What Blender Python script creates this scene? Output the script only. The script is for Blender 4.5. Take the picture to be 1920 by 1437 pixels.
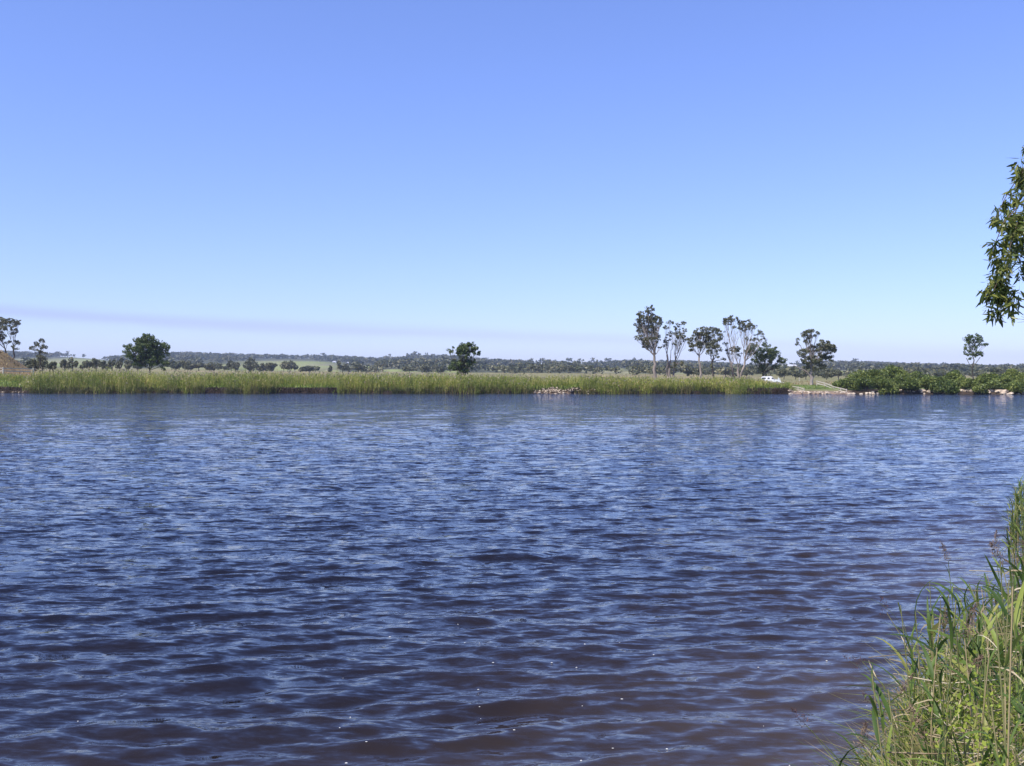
import bpy, math, random
import numpy as np
from mathutils import Vector, Matrix

# ------------------------------------------------------------------ clear
for o in list(bpy.data.objects):
    bpy.data.objects.remove(o, do_unlink=True)
scene = bpy.context.scene
COL = scene.collection
random.seed(7)
RNG = np.random.default_rng(11)

# ------------------------------------------------------------------ camera
F = 1867.0      # focal length in photo pixels (1920 wide)
HOR = 703.0     # eye level row in the photo
CAMH = 3.0
cam_d = bpy.data.cameras.new('camera')
cam_d.lens = 35.0; cam_d.sensor_width = 36.0
cam_d.clip_start = 0.05; cam_d.clip_end = 12000
cam = bpy.data.objects.new('camera', cam_d); COL.objects.link(cam)
cam.location = (0, 0, CAMH)
cam.rotation_euler = (math.radians(90) - math.atan((718.5 - HOR) / F), 0, 0)
scene.camera = cam

# ------------------------------------------------------------------ sun and sky
SUN = Vector((-0.62, -0.50, 1.05)).normalized()
SUN_EL = math.asin(SUN.z); SUN_ROT = math.atan2(SUN.x, SUN.y)
sd = bpy.data.lights.new('sun', 'SUN'); sd.energy = 4.6; sd.angle = math.radians(0.53)
sd.color = (1.0, 0.95, 0.88)
sun = bpy.data.objects.new('sun', sd); COL.objects.link(sun)
sun.location = (-60, -50, 60)
sun.rotation_euler = SUN.to_track_quat('Z', 'Y').to_euler()

world = bpy.data.worlds.new('World'); scene.world = world
world.use_nodes = True
wn, wl = world.node_tree.nodes, world.node_tree.links
wn.clear()
w_out = wn.new('ShaderNodeOutputWorld'); w_bg = wn.new('ShaderNodeBackground')
sky = wn.new('ShaderNodeTexSky'); sky.sky_type = 'NISHITA'; sky.sun_disc = False
sky.sun_elevation = SUN_EL; sky.sun_rotation = SUN_ROT
sky.altitude = 0; sky.air_density = 1.0; sky.dust_density = 0.15; sky.ozone_density = 2.2
w_bg.inputs['Strength'].default_value = 0.12
tint = wn.new('ShaderNodeMix'); tint.data_type = 'RGBA'; tint.blend_type = 'MULTIPLY'
tint.inputs[0].default_value = 1.0
tint.inputs[7].default_value = (0.975, 1.085, 1.75, 1)
gam = wn.new('ShaderNodeGamma'); gam.inputs[1].default_value = 0.84
wl.new(sky.outputs[0], gam.inputs[0]); wl.new(gam.outputs[0], tint.inputs[6])
# thin smoke layer: a long streak low over the hills, tilted down to the right
tc = wn.new('ShaderNodeTexCoord'); sep = wn.new('ShaderNodeSeparateXYZ')
wl.new(tc.outputs['Generated'], sep.inputs[0])
def wm(op, a, b=None, c=None):
    n = wn.new('ShaderNodeMath'); n.operation = op
    for i, v in enumerate((a, b, c)):
        if v is None: continue
        if isinstance(v, (int, float)): n.inputs[i].default_value = v
        else: wl.new(v, n.inputs[i])
    return n.outputs[0]
az = wm('ARCTAN2', sep.outputs[0], sep.outputs[1])
el = wm('ARCSINE', sep.outputs[2])
# centre of the streak: el = 0.053 at az -0.48 falling to 0.034 at az 0.1
cen = wm('MULTIPLY_ADD', az, -0.038, 0.0385)
nz = wn.new('ShaderNodeTexNoise'); nz.inputs['Scale'].default_value = 1.0; nz.inputs['Detail'].default_value = 4
cmb = wn.new('ShaderNodeCombineXYZ')
wl.new(wm('MULTIPLY', az, 5.0), cmb.inputs[0]); wl.new(wm('MULTIPLY', el, 60.0), cmb.inputs[1])
wl.new(cmb.outputs[0], nz.inputs['Vector'])
dv = wm('SUBTRACT', el, cen)
dv = wm('ADD', dv, wm('MULTIPLY_ADD', nz.outputs[0], 0.010, -0.005))
dv = wm('DIVIDE', dv, 0.0062)
band = wm('EXPONENT', wm('MULTIPLY', wm('MULTIPLY', dv, dv), -1.0))
fade = wm('SMOOTH_MIN', wm('MAXIMUM', wm('MULTIPLY_ADD', az, -0.95, 0.62), 0.0), 1.0, 0.2)
band = wm('MULTIPLY', wm('MULTIPLY', band, fade), 1.0)
smoke = wn.new('ShaderNodeMix'); smoke.data_type = 'RGBA'; smoke.blend_type = 'MULTIPLY'
smoke.inputs[7].default_value = (0.88, 0.82, 0.83, 1)
wl.new(band, smoke.inputs[0]); wl.new(tint.outputs[2], smoke.inputs[6])
wl.new(smoke.outputs[2], w_bg.inputs['Color']); wl.new(w_bg.outputs[0], w_out.inputs[0])

vs = scene.view_settings
vs.view_transform = 'Standard'; vs.look = 'None'; vs.gamma = 1.0; vs.use_curve_mapping = False
vs.exposure = 0.40
scene.cycles.max_bounces = 6
scene.cycles.transparent_max_bounces = 6
scene.cycles.volume_bounces = 0

# ------------------------------------------------------------------ helpers
def at(px, py, Y):
    return np.array([(px - 960.0) / F * Y, Y, CAMH - (py - HOR) / F * Y])

def link(o, parent=None):
    COL.objects.link(o)
    if parent is not None: o.parent = parent
    return o

def tag(o, label=None, cat=None, group=None, kind=None):
    if label: o['label'] = label
    if cat: o['category'] = cat
    if group: o['group'] = group
    if kind: o['kind'] = kind
    return o

def empty(name, loc=(0, 0, 0)):
    o = bpy.data.objects.new(name, None); o.location = [float(v) for v in loc]
    o.empty_display_size = 0.3
    return link(o)

def mesh_data(name, V, faces, mats, mi=None, smooth=False):
    """V (n,3); faces: list of int arrays, each (m,k)."""
    V = np.asarray(V, dtype=np.float32)
    if not isinstance(faces, (list, tuple)): faces = [faces]
    faces = [np.asarray(f, dtype=np.int32) for f in faces if len(f)]
    loops = np.concatenate([f.ravel() for f in faces])
    totals = np.concatenate([np.full(len(f), f.shape[1], np.int32) for f in faces])
    starts = np.concatenate([[0], np.cumsum(totals)[:-1]]).astype(np.int32)
    me = bpy.data.meshes.new(name)
    me.vertices.add(len(V)); me.vertices.foreach_set('co', V.ravel())
    me.loops.add(len(loops)); me.loops.foreach_set('vertex_index', loops)
    me.polygons.add(len(totals))
    me.polygons.foreach_set('loop_start', starts)
    me.polygons.foreach_set('loop_total', totals)
    if mi is not None: me.polygons.foreach_set('material_index', np.asarray(mi, np.int32))
    me.polygons.foreach_set('use_smooth', np.full(len(totals), bool(smooth)))
    me.update(calc_edges=True)
    for m in (mats if isinstance(mats, (list, tuple)) else [mats]): me.materials.append(m)
    return me

def add(name, V, faces, mats, parent=None, origin=None, **k):
    V = np.asarray(V, dtype=np.float64)
    if origin is not None: V = V - np.asarray(origin, dtype=np.float64)
    o = bpy.data.objects.new(name, mesh_data(name, V, faces, mats, **k))
    if origin is not None and parent is None: o.location = [float(v) for v in origin]
    return link(o, parent)

def tube(pts, rad, sides=6):
    pts = np.asarray(pts, float); n = len(pts)
    rad = np.broadcast_to(np.asarray(rad, float), (n,))
    d = np.gradient(pts, axis=0); d /= (np.linalg.norm(d, axis=1, keepdims=True) + 1e-9)
    ref = np.where(np.abs(d[:, 2:3]) > 0.92, np.array([[1.0, 0, 0]]), np.array([[0, 0, 1.0]]))
    a = np.cross(d, ref); a /= (np.linalg.norm(a, axis=1, keepdims=True) + 1e-9)
    for i in range(1, n):
        if np.dot(a[i], a[i-1]) < 0: a[i] = -a[i]
    b = np.cross(d, a)
    t = np.linspace(0, 2*np.pi, sides, endpoint=False)
    V = pts[:, None, :] + rad[:, None, None] * (np.cos(t)[None, :, None]*a[:, None, :] + np.sin(t)[None, :, None]*b[:, None, :])
    V = V.reshape(-1, 3)
    i = np.arange(n-1)[:, None]; j = np.arange(sides)[None, :]
    j2 = (j+1) % sides
    Fq = np.stack([i*sides+j, i*sides+j2, (i+1)*sides+j2, (i+1)*sides+j], -1).reshape(-1, 4)
    return V, Fq

class Geo:
    def __init__(s): s.V = []; s.F = {}; s.n = 0
    def put(s, V, Fq, m=0):
        V = np.asarray(V, float); Fq = np.asarray(Fq, int)
        s.V.append(V); s.F.setdefault((Fq.shape[1], m), []).append(Fq + s.n); s.n += len(V)
    def tube(s, pts, rad, sides=6, m=0): s.put(*tube(pts, rad, sides), m)
    def box(s, c, d, m=0, R=None):
        x, y, z = [v/2 for v in d]
        V = np.array([[-x,-y,-z],[x,-y,-z],[x,y,-z],[-x,y,-z],[-x,-y,z],[x,-y,z],[x,y,z],[-x,y,z]])
        if R is not None: V = V @ np.asarray(R).T
        s.put(V + np.asarray(c), [[0,3,2,1],[4,5,6,7],[0,1,5,4],[1,2,6,5],[2,3,7,6],[3,0,4,7]], m)
    def out(s):
        V = np.concatenate(s.V); fs = []; mi = []
        for (k, m), L in s.F.items():
            f = np.concatenate(L); fs.append(f); mi += [m]*len(f)
        return V, fs, mi
    def obj(s, name, mats, parent=None, origin=None, smooth=False):
        V, fs, mi = s.out()
        return add(name, V, fs, mats, parent, origin, mi=mi, smooth=smooth)

def diamonds(P, size, asp=0.45, down=0.0, rng=RNG, up_bias=0.0):
    """leaf-like quads at points P; size per leaf; asp = width/length."""
    n = len(P)
    d = rng.normal(size=(n, 3)); d[:, 2] -= down
    d /= np.linalg.norm(d, axis=1, keepdims=True)
    r = rng.normal(size=(n, 3)); r[:, 2] += up_bias
    w = np.cross(d, r); w /= (np.linalg.norm(w, axis=1, keepdims=True)+1e-9)
    s = np.broadcast_to(np.asarray(size, float), (n,))[:, None]
    a = P - d*s*0.5; c = P + d*s*0.5
    m = P - d*s*0.08
    b = m + w*s*asp*0.5; e = m - w*s*asp*0.5
    V = np.stack([a, b, c, e], 1).reshape(-1, 3)
    Fq = np.arange(n*4).reshape(-1, 4)
    return V, Fq

def vnoise(x, y, seed=0):
    """cheap smooth noise in [-1,1] from sines"""
    r = np.random.default_rng(seed); s = 0; A = 0
    for k in range(7):
        a = r.uniform(0, 2*np.pi); f = 1.0*1.45**k; am = f**-0.6
        s = s + am*np.sin(f*(x*np.cos(a)+y*np.sin(a)) + r.uniform(0, 6.28) + 1.3*np.sin(0.7*f*(x*np.sin(a)-y*np.cos(a)) + r.uniform(0, 6)))
        A += am*am*0.5
    return s/np.sqrt(A)/2.0

def interp2(px, Y, cols, rows, T):
    """bilinear in (px, log Y) with clamping"""
    T = np.asarray(T, float); cols = np.asarray(cols, float); rl = np.log(np.asarray(rows, float))
    px = np.clip(px, cols[0], cols[-1]-1e-6); l = np.clip(np.log(np.maximum(Y, 1)), rl[0], rl[-1]-1e-9)
    i = np.clip(np.searchsorted(cols, px, 'right')-1, 0, len(cols)-2)
    j = np.clip(np.searchsorted(rl, l, 'right')-1, 0, len(rl)-2)
    u = (px-cols[i])/(cols[i+1]-cols[i]); v = (l-rl[j])/(rl[j+1]-rl[j])
    u = u*u*(3-2*u)
    return (T[j, i]*(1-u)+T[j, i+1]*u)*(1-v) + (T[j+1, i]*(1-u)+T[j+1, i+1]*u)*v

# ------------------------------------------------------------------ materials
def new_mat(name):
    m = bpy.data.materials.new(name); m.use_nodes = True
    nt = m.node_tree; nt.nodes.clear()
    out = nt.nodes.new('ShaderNodeOutputMaterial')
    return m, nt, out

def ramp(nt, stops, interp='LINEAR'):
    r = nt.nodes.new('ShaderNodeValToRGB'); e = r.color_ramp.elements
    r.color_ramp.interpolation = interp
    e[0].position = stops[0][0]; e[0].color = (*stops[0][1], 1)
    e[1].position = stops[-1][0]; e[1].color = (*stops[-1][1], 1)
    for p, c in stops[1:-1]:
        x = e.new(p); x.color = (*c, 1)
    return r

def leaf_mat(name, stops, rough=0.5, trans=0.3, spec=0.4, by='island', pn=0):
    m, nt, out = new_mat(name)
    if by == 'island':
        g = nt.nodes.new('ShaderNodeNewGeometry'); src = g.outputs['Random Per Island']
    else:
        g = nt.nodes.new('ShaderNodeObjectInfo'); src = g.outputs['Random']
    r = ramp(nt, stops); nt.links.new(src, r.inputs[0])
    if pn:
        gg = nt.nodes.new('ShaderNodeNewGeometry'); nz_ = nt.nodes.new('ShaderNodeTexNoise'); nz_.inputs['Scale'].default_value = pn; nz_.inputs['Detail'].default_value = 3
        nt.links.new(gg.outputs['Position'], nz_.inputs['Vector'])
        r2 = ramp(nt, [(0.32, (0.62, 0.70, 0.62)), (0.68, (1.40, 1.28, 1.20))]); nt.links.new(nz_.outputs[0], r2.inputs[0])
        mm = nt.nodes.new('ShaderNodeMix'); mm.data_type = 'RGBA'; mm.blend_type = 'MULTIPLY'; mm.inputs[0].default_value = 1
        nt.links.new(r.outputs[0], mm.inputs[6]); nt.links.new(r2.outputs[0], mm.inputs[7])
        class _R: outputs = [mm.outputs[2]]
        r = _R
    p = nt.nodes.new('ShaderNodeBsdfPrincipled'); p.inputs['Roughness'].default_value = rough
    p.inputs['Specular IOR Level'].default_value = spec
    t = nt.nodes.new('ShaderNodeBsdfTranslucent')
    mx = nt.nodes.new('ShaderNodeMixShader'); mx.inputs[0].default_value = trans
    nt.links.new(r.outputs[0], p.inputs['Base Color']); nt.links.new(r.outputs[0], t.inputs[0])
    nt.links.new(p.outputs[0], mx.inputs[1]); nt.links.new(t.outputs[0], mx.inputs[2])
    nt.links.new(mx.outputs[0], out.inputs[0])
    return m

def noise_mat(name, stops, scale=4.0, rough=0.85, bump=0.0, detail=5, stretch=(1, 1, 1), spec=0.3, coord='Object', bscale=None):
    m, nt, out = new_mat(name)
    t = nt.nodes.new('ShaderNodeTexCoord'); mp = nt.nodes.new('ShaderNodeMapping')
    mp.inputs['Scale'].default_value = stretch
    nt.links.new(t.outputs[coord], mp.inputs[0])
    n = nt.nodes.new('ShaderNodeTexNoise'); n.inputs['Scale'].default_value = scale; n.inputs['Detail'].default_value = detail
    nt.links.new(mp.outputs[0], n.inputs['Vector'])
    r = ramp(nt, stops); nt.links.new(n.outputs[0], r.inputs[0])
    p = nt.nodes.new('ShaderNodeBsdfPrincipled'); p.inputs['Roughness'].default_value = rough
    p.inputs['Specular IOR Level'].default_value = spec
    nt.links.new(r.outputs[0], p.inputs['Base Color'])
    if bump:
        n2 = nt.nodes.new('ShaderNodeTexNoise'); n2.inputs['Scale'].default_value = bscale or scale*3; n2.inputs['Detail'].default_value = 6
        nt.links.new(mp.outputs[0], n2.inputs['Vector'])
        b = nt.nodes.new('ShaderNodeBump'); b.inputs['Strength'].default_value = bump; b.inputs['Distance'].default_value = 0.05
        nt.links.new(n2.outputs[0], b.inputs['Height']); nt.links.new(b.outputs[0], p.inputs['Normal'])
    nt.links.new(p.outputs[0], out.inputs[0])
    return m

M = {}
M['gum_leaf'] = leaf_mat('gum_leaf', [(0, (0.055, 0.065, 0.030)), (0.5, (0.115, 0.120, 0.055)), (1, (0.21, 0.195, 0.10))], trans=0.2)
M['green_leaf'] = leaf_mat('green_leaf', [(0, (0.042, 0.070, 0.022)), (0.6, (0.095, 0.135, 0.036)), (1, (0.19, 0.22, 0.06))], trans=0.22)
M['shrub_leaf'] = leaf_mat('shrub_leaf', [(0, (0.045, 0.075, 0.018)), (0.5, (0.135, 0.185, 0.036)), (1, (0.26, 0.29, 0.07))], pn=0.25, trans=0.25)
M['wood_leaf'] = leaf_mat('wood_leaf', [(0, (0.052, 0.062, 0.030)), (0.5, (0.098, 0.108, 0.050)), (1, (0.19, 0.175, 0.095))], pn=0.02, trans=0.15)
M['near_gum'] = leaf_mat('near_gum', [(0, (0.040, 0.065, 0.016)), (0.5, (0.11, 0.145, 0.028)), (1, (0.30, 0.30, 0.07))], rough=0.38, trans=0.35, by='object')
M['near_gum_i'] = leaf_mat('near_gum_i', [(0, (0.040, 0.065, 0.016)), (0.5, (0.11, 0.145, 0.028)), (1, (0.30, 0.30, 0.07))], rough=0.38, trans=0.35)
M['bark_pale'] = noise_mat('bark_pale', [(0.3, (0.13, 0.10, 0.085)), (0.52, (0.30, 0.25, 0.21)), (0.75, (0.46, 0.40, 0.35))], scale=0.8, stretch=(1, 1, 0.25), bump=0.4)
M['bark_dark'] = noise_mat('bark_dark', [(0.3, (0.035, 0.028, 0.022)), (0.7, (0.11, 0.09, 0.07))], scale=2, stretch=(1, 1, 0.3), bump=0.4)
M['twig'] = noise_mat('twig', [(0.3, (0.06, 0.045, 0.03)), (0.7, (0.15, 0.11, 0.08))], scale=5)
M['reed_far'] = leaf_mat('reed_far', [(0, (0.11, 0.155, 0.026)), (0.3, (0.22, 0.285, 0.050)), (0.6, (0.34, 0.38, 0.085)), (0.85, (0.45, 0.40, 0.14)), (1, (0.56, 0.44, 0.25))], pn=0.22, trans=0.35, spec=0.25)
M['reed_dark'] = leaf_mat('reed_dark', [(0, (0.045, 0.052, 0.020)), (0.5, (0.11, 0.125, 0.038)), (0.85, (0.20, 0.17, 0.07)), (1, (0.25, 0.18, 0.10))], pn=0.3, trans=0.3, spec=0.25)
M['plume_far'] = leaf_mat('plume_far', [(0, (0.28, 0.21, 0.15)), (1, (0.52, 0.42, 0.33))], trans=0.3, spec=0.1)
M['grass_far'] = leaf_mat('grass_far', [(0, (0.12, 0.17, 0.026)), (0.6, (0.23, 0.29, 0.050)), (1, (0.36, 0.35, 0.11))], trans=0.3, spec=0.2)
M['reed_leaf'] = leaf_mat('reed_leaf', [(0, (0.050, 0.090, 0.022)), (0.45, (0.115, 0.180, 0.036)), (0.8, (0.24, 0.30, 0.055)), (1, (0.40, 0.34, 0.12))], rough=0.5, spec=.22, trans=0.35, by='object')
M['reed_leaf_i'] = leaf_mat('reed_leaf_i', [(0, (0.035, 0.062, 0.015)), (0.45, (0.12, 0.18, 0.030)), (0.8, (0.26, 0.31, 0.05)), (1, (0.46, 0.42, 0.13))], rough=0.5, spec=.2, trans=0.35)
M['reed_dry'] = leaf_mat('reed_dry', [(0, (0.22, 0.16, 0.085)), (0.6, (0.40, 0.32, 0.18)), (1, (0.58, 0.50, 0.33))], rough=0.6, trans=0.2, by='object')
M['straw_i'] = leaf_mat('straw_i', [(0, (0.20, 0.14, 0.075)), (0.6, (0.38, 0.30, 0.16)), (1, (0.58, 0.50, 0.33))], rough=0.6, trans=0.2)
M['reed_stem'] = leaf_mat('reed_stem', [(0, (0.10, 0.13, 0.045)), (0.6, (0.22, 0.21, 0.08)), (1, (0.40, 0.31, 0.16))], rough=0.45, trans=0.0, by='object')
M['plume'] = leaf_mat('plume', [(0, (0.16, 0.10, 0.065)), (1, (0.34, 0.24, 0.16))], rough=0.8, trans=0.3)
M['sedge_head'] = leaf_mat('sedge_head', [(0, (0.045, 0.016, 0.016)), (1, (0.13, 0.055, 0.04))], rough=0.7, trans=0.1)
M['weed'] = leaf_mat('weed', [(0, (0.16, 0.22, 0.02)), (1, (0.36, 0.42, 0.05))], rough=0.5, trans=0.4)
M['rock'] = noise_mat('rock', [(0.25, (0.20, 0.155, 0.115)), (0.5, (0.54, 0.43, 0.31)), (0.75, (0.72, 0.62, 0.47))], scale=1.1, bump=0.6, coord='Object')
M['soil'] = noise_mat('soil', [(0.3, (0.035, 0.022, 0.015)), (0.7, (0.12, 0.075, 0.05))], scale=1.5, bump=0.8)
M['fence_wood'] = noise_mat('fence_wood', [(0.3, (0.38, 0.33, 0.26)), (0.7, (0.60, 0.54, 0.44))], scale=3, bump=0.3)
M['white_paint'] = noise_mat('white_paint', [(0.3, (0.72, 0.72, 0.70)), (0.7, (0.80, 0.80, 0.79))], scale=2, rough=0.3, spec=0.5)
M['car_white'] = noise_mat('car_white', [(0.2, (0.74, 0.74, 0.73)), (0.8, (0.80, 0.80, 0.80))], scale=2, rough=0.22, spec=0.6)
M['tyre'] = noise_mat('tyre', [(0.3, (0.02, 0.02, 0.02)), (0.7, (0.04, 0.04, 0.04))], scale=8, rough=0.9)
M['trim'] = noise_mat('trim', [(0.3, (0.05, 0.05, 0.05)), (0.7, (0.09, 0.09, 0.09))], scale=8, rough=0.5)
M['roof_iron'] = noise_mat('roof_iron', [(0.3, (0.45, 0.45, 0.47)), (0.7, (0.62, 0.62, 0.62))], scale=0.4, rough=0.45, spec=0.5)
M['roof_red'] = noise_mat('roof_red', [(0.3, (0.30, 0.20, 0.17)), (0.7, (0.42, 0.30, 0.26))], scale=0.4, rough=0.7)
M['house_wall'] = noise_mat('house_wall', [(0.3, (0.55, 0.50, 0.44)), (0.7, (0.68, 0.64, 0.58))], scale=0.5)
def glass_mat():
    m, nt, out = new_mat('window_glass')
    p = nt.nodes.new('ShaderNodeBsdfPrincipled'); p.inputs['Base Color'].default_value = (0.02, 0.022, 0.025, 1)
    p.inputs['Roughness'].default_value = 0.08; p.inputs['IOR'].default_value = 1.5
    nt.links.new(p.outputs[0], out.inputs[0]); return m
M['glass'] = glass_mat()
def foam_mat():
    m, nt, out = new_mat('foam')
    p = nt.nodes.new('ShaderNodeBsdfPrincipled'); p.inputs['Base Color'].default_value = (0.62, 0.60, 0.55, 1)
    p.inputs['Roughness'].default_value = 0.6
    nt.links.new(p.outputs[0], out.inputs[0]); return m
M['foam'] = foam_mat()

# ------------------------------------------------------------------ the river
def Yb(x):      # far waterline
    x = np.asarray(x, float)
    return 159.0 - 0.055*x + 1.0*np.sin(x*0.21+1) + 0.7*np.sin(x*0.53+2.2) + 0.35*np.sin(x*1.3)

SHORE = np.array([(-900, -40), (-200, -16), (-40, 0.6), (-10, 2.8), (-2, 3.6), (0.5, 4.0), (1.7, 5.0), (2.7, 6.7), (3.6, 8.0), (5.0, 9.4), (6.7, 11.3),
                  (7.4, 13.3), (8.2, 15.6), (11.5, 19), (22, 29), (50, 44), (130, 70), (900, 160)], float)
def shore_dist(x, y):
    """signed distance to the near waterline, positive on land"""
    x = np.asarray(x, float); y = np.asarray(y, float)
    best = np.full(x.shape, 1e9); sgn = np.ones(x.shape)
    for (ax, ay), (bx, by) in zip(SHORE[:-1], SHORE[1:]):
        dx, dy = bx-ax, by-ay; L2 = dx*dx+dy*dy
        t = np.clip(((x-ax)*dx+(y-ay)*dy)/L2, 0, 1)
        d = np.hypot(x-ax-t*dx, y-ay-t*dy)
        s = np.where(dx*(y-ay)-dy*(x-ax) < 0, 1.0, -1.0)
        m = d < best
        best = np.where(m, d, best); sgn = np.where(m, s, sgn)
    return best*sgn
def near_z(x, y):
    d = shore_dist(x, y)
    z = np.where(d < 0, np.maximum(d*0.35, -1.5), 1.45*(1-np.exp(-np.maximum(d, 0)/2.4)) + 0.12*(1-np.exp(-np.maximum(d, 0)/0.25)))
    return z + np.where(d > 0, 0.06*vnoise(x*1.2, y*1.2, 3)*np.clip(d, 0, 1), 0)

def wave_params():
    r = np.random.default_rng(5); W = []
    for lam, n, st in ((2.2, 4, .005), (1.4, 8, .010), (0.95, 12, .021), (0.68, 16, .042), (0.48, 20, .050), (0.34, 20, .046), (0.23, 14, .036)):
        for _ in range(n):
            l = lam*r.uniform(0.8, 1.25)
            a = math.radians(-90 + 10 + r.normal()*(11 if lam > 1.2 else 14 if lam > .6 else 21))   # travels toward the camera
            k = 2*math.pi/l
            W.append((l, k*math.cos(a), k*math.sin(a), st/k*math.sqrt(2.0/n)*r.uniform(0.6, 1.4)*1.75, r.uniform(0, 6.283), math.cos(a), math.sin(a)))
    return W
WAVES = wave_params()
def waves(x, y, cell):
    z = np.zeros_like(x); dx = np.zeros_like(x); dy = np.zeros_like(x)
    gust = 0.95 + 0.12*vnoise(x*0.09, y*0.16, 21) + 0.13*vnoise(x*0.4, y*0.7, 22)
    # domain warp so that crests wander and end
    wx = x + 0.25*vnoise(x*0.6, y*0.6, 31); wy = y + 0.20*vnoise(x*0.4, y*0.8, 32)
    for l, kx, ky, A, ph, ca, sa in WAVES:
        att = np.clip((l/cell-2.6)/2.0, 0, 1)
        if not np.any(att > 0): continue
        p = kx*wx+ky*wy+ph
        z += att*A*np.cos(p); s = att*A*np.sin(p)*0.45
        dx -= s*ca; dy -= s*sa
    sd = -shore_dist(x, y)
    damp = np.clip(sd/2.5, 0.12, 1)
    dfar = np.clip((Yb(x)-y)/5.0, 0.2, 1)
    g = gust*damp*dfar
    return z*g, dx*g, dy*g

NR, NCc = 920, 470
ys = 2.0*np.exp(np.linspace(0, math.log(164.0/2.0), NR))
ui = np.concatenate([[-6, -3, -1.8, -1.2, -0.9, -0.75], np.linspace(-0.66, 0.66, NCc), [0.75, 0.9, 1.2, 1.8, 3, 6]])
U, Yg = np.meshgrid(ui, ys)
X = U*(Yg+1.0)
cell = np.maximum(Yg*(math.log(82)/NR), (Yg+1)*1.32/NCc)
wz, wdx, wdy = waves(X, Yg, cell)
edge = (np.abs(U) < 0.70)
Vw = np.stack([X+np.where(edge, wdx, 0), Yg+np.where(edge, wdy, 0), np.where(edge, wz, 0)], -1).reshape(-1, 3)
# a last row behind the camera so that the sheet is closed under the near bank
nc = len(ui)
i, j = np.meshgrid(np.arange(NR-1), np.arange(nc-1), indexing='ij')
Fw = np.stack([i*nc+j, i*nc+j+1, (i+1)*nc+j+1, (i+1)*nc+j], -1).reshape(-1, 4)
def water_mat():
    m, nt, out = new_mat('river_water')
    L = nt.links
    g = nt.nodes.new('ShaderNodeNewGeometry')
    p = nt.nodes.new('ShaderNodeBsdfPrincipled')
    p.inputs['IOR'].default_value = 1.333; p.inputs['Roughness'].default_value = 0.045
    # muddy water: paler brown where it is shallow by the near bank (painted per vertex from the depth)
    at_ = nt.nodes.new('ShaderNodeAttribute'); at_.attribute_name = 'shallow'
    r = ramp(nt, [(0.0, (0.006, 0.006, 0.010)), (0.35, (0.022, 0.016, 0.014)), (1.0, (0.068, 0.050, 0.036))])
    L.new(at_.outputs['Fac'], r.inputs[0]); L.new(r.outputs[0], p.inputs['Base Color'])
    # fine ripples: small slope fields laid over the modelled waves
    prev = None
    def vm(op, a, b=None):
        n_ = nt.nodes.new('ShaderNodeVectorMath'); n_.operation = op
        for q, v in enumerate((a, b)):
            if v is None: continue
            if isinstance(v, tuple): n_.inputs[q].default_value = v
            else: L.new(v, n_.inputs[q])
        return n_
    acc = g.outputs['Normal']
    chop = nt.nodes.new('ShaderNodeAttribute'); chop.attribute_name = 'chop'   # sheltered by the bank, rougher in mid river
    for sc, rot, amp, det in (((1.3, 4.6, 1), 9, 0.66, 3), ((3.0, 10.0, 1), -5, 1.02, 3), ((9.0, 22.0, 1), 14, 0.50, 2)):
        mp = nt.nodes.new('ShaderNodeMapping'); mp.inputs['Scale'].default_value = sc
        mp.inputs['Rotation'].default_value = (0, 0, math.radians(-rot))
        L.new(g.outputs['Position'], mp.inputs[0])
        n = nt.nodes.new('ShaderNodeTexNoise'); n.inputs['Scale'].default_value = 1.0; n.inputs['Detail'].default_value = det
        n.inputs['Roughness'].default_value = 0.5; n.inputs['Distortion'].default_value = 0.5
        L.new(mp.outputs[0], n.inputs['Vector'])
        d_ = vm('SUBTRACT', n.outputs['Color'], (0.5, 0.5, 0.5))
        m_ = vm('MULTIPLY', d_.outputs[0], (amp*0.45, amp, 0.0))
        sc_ = nt.nodes.new('ShaderNodeVectorMath'); sc_.operation = 'SCALE'
        L.new(m_.outputs[0], sc_.inputs[0]); L.new(chop.outputs['Fac'], sc_.inputs['Scale'])
        acc = vm('ADD', acc, sc_.outputs[0]).outputs[0]
    prev = vm('NORMALIZE', acc)
    L.new(prev.outputs[0], p.inputs['Normal'])
    L.new(p.outputs[0], out.inputs[0])
    return m
M['water'] = water_mat()
water = add('river', Vw, Fw, M['water'], smooth=True); tag(water, kind='structure')
sh = water.data.attributes.new('shallow', 'FLOAT', 'POINT')
dep = -shore_dist(Vw[:, 0], Vw[:, 1])
shv = np.exp(-np.maximum(dep, 0)/2.6)*1.0 + 0.10*np.exp(-np.maximum(dep, 0)/9.0)
shv = np.clip(shv*(1+0.25*vnoise(Vw[:, 0]*0.8, Vw[:, 1]*1.4, 41)), 0, 1)
sh.data.foreach_set('value', shv.astype(np.float32))
ch = water.data.attributes.new('chop', 'FLOAT', 'POINT')
ch.data.foreach_set('value', (0.62+1.45*np.clip((dep-2)/45.0, 0, 1)**0.7).astype(np.float32))

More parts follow.
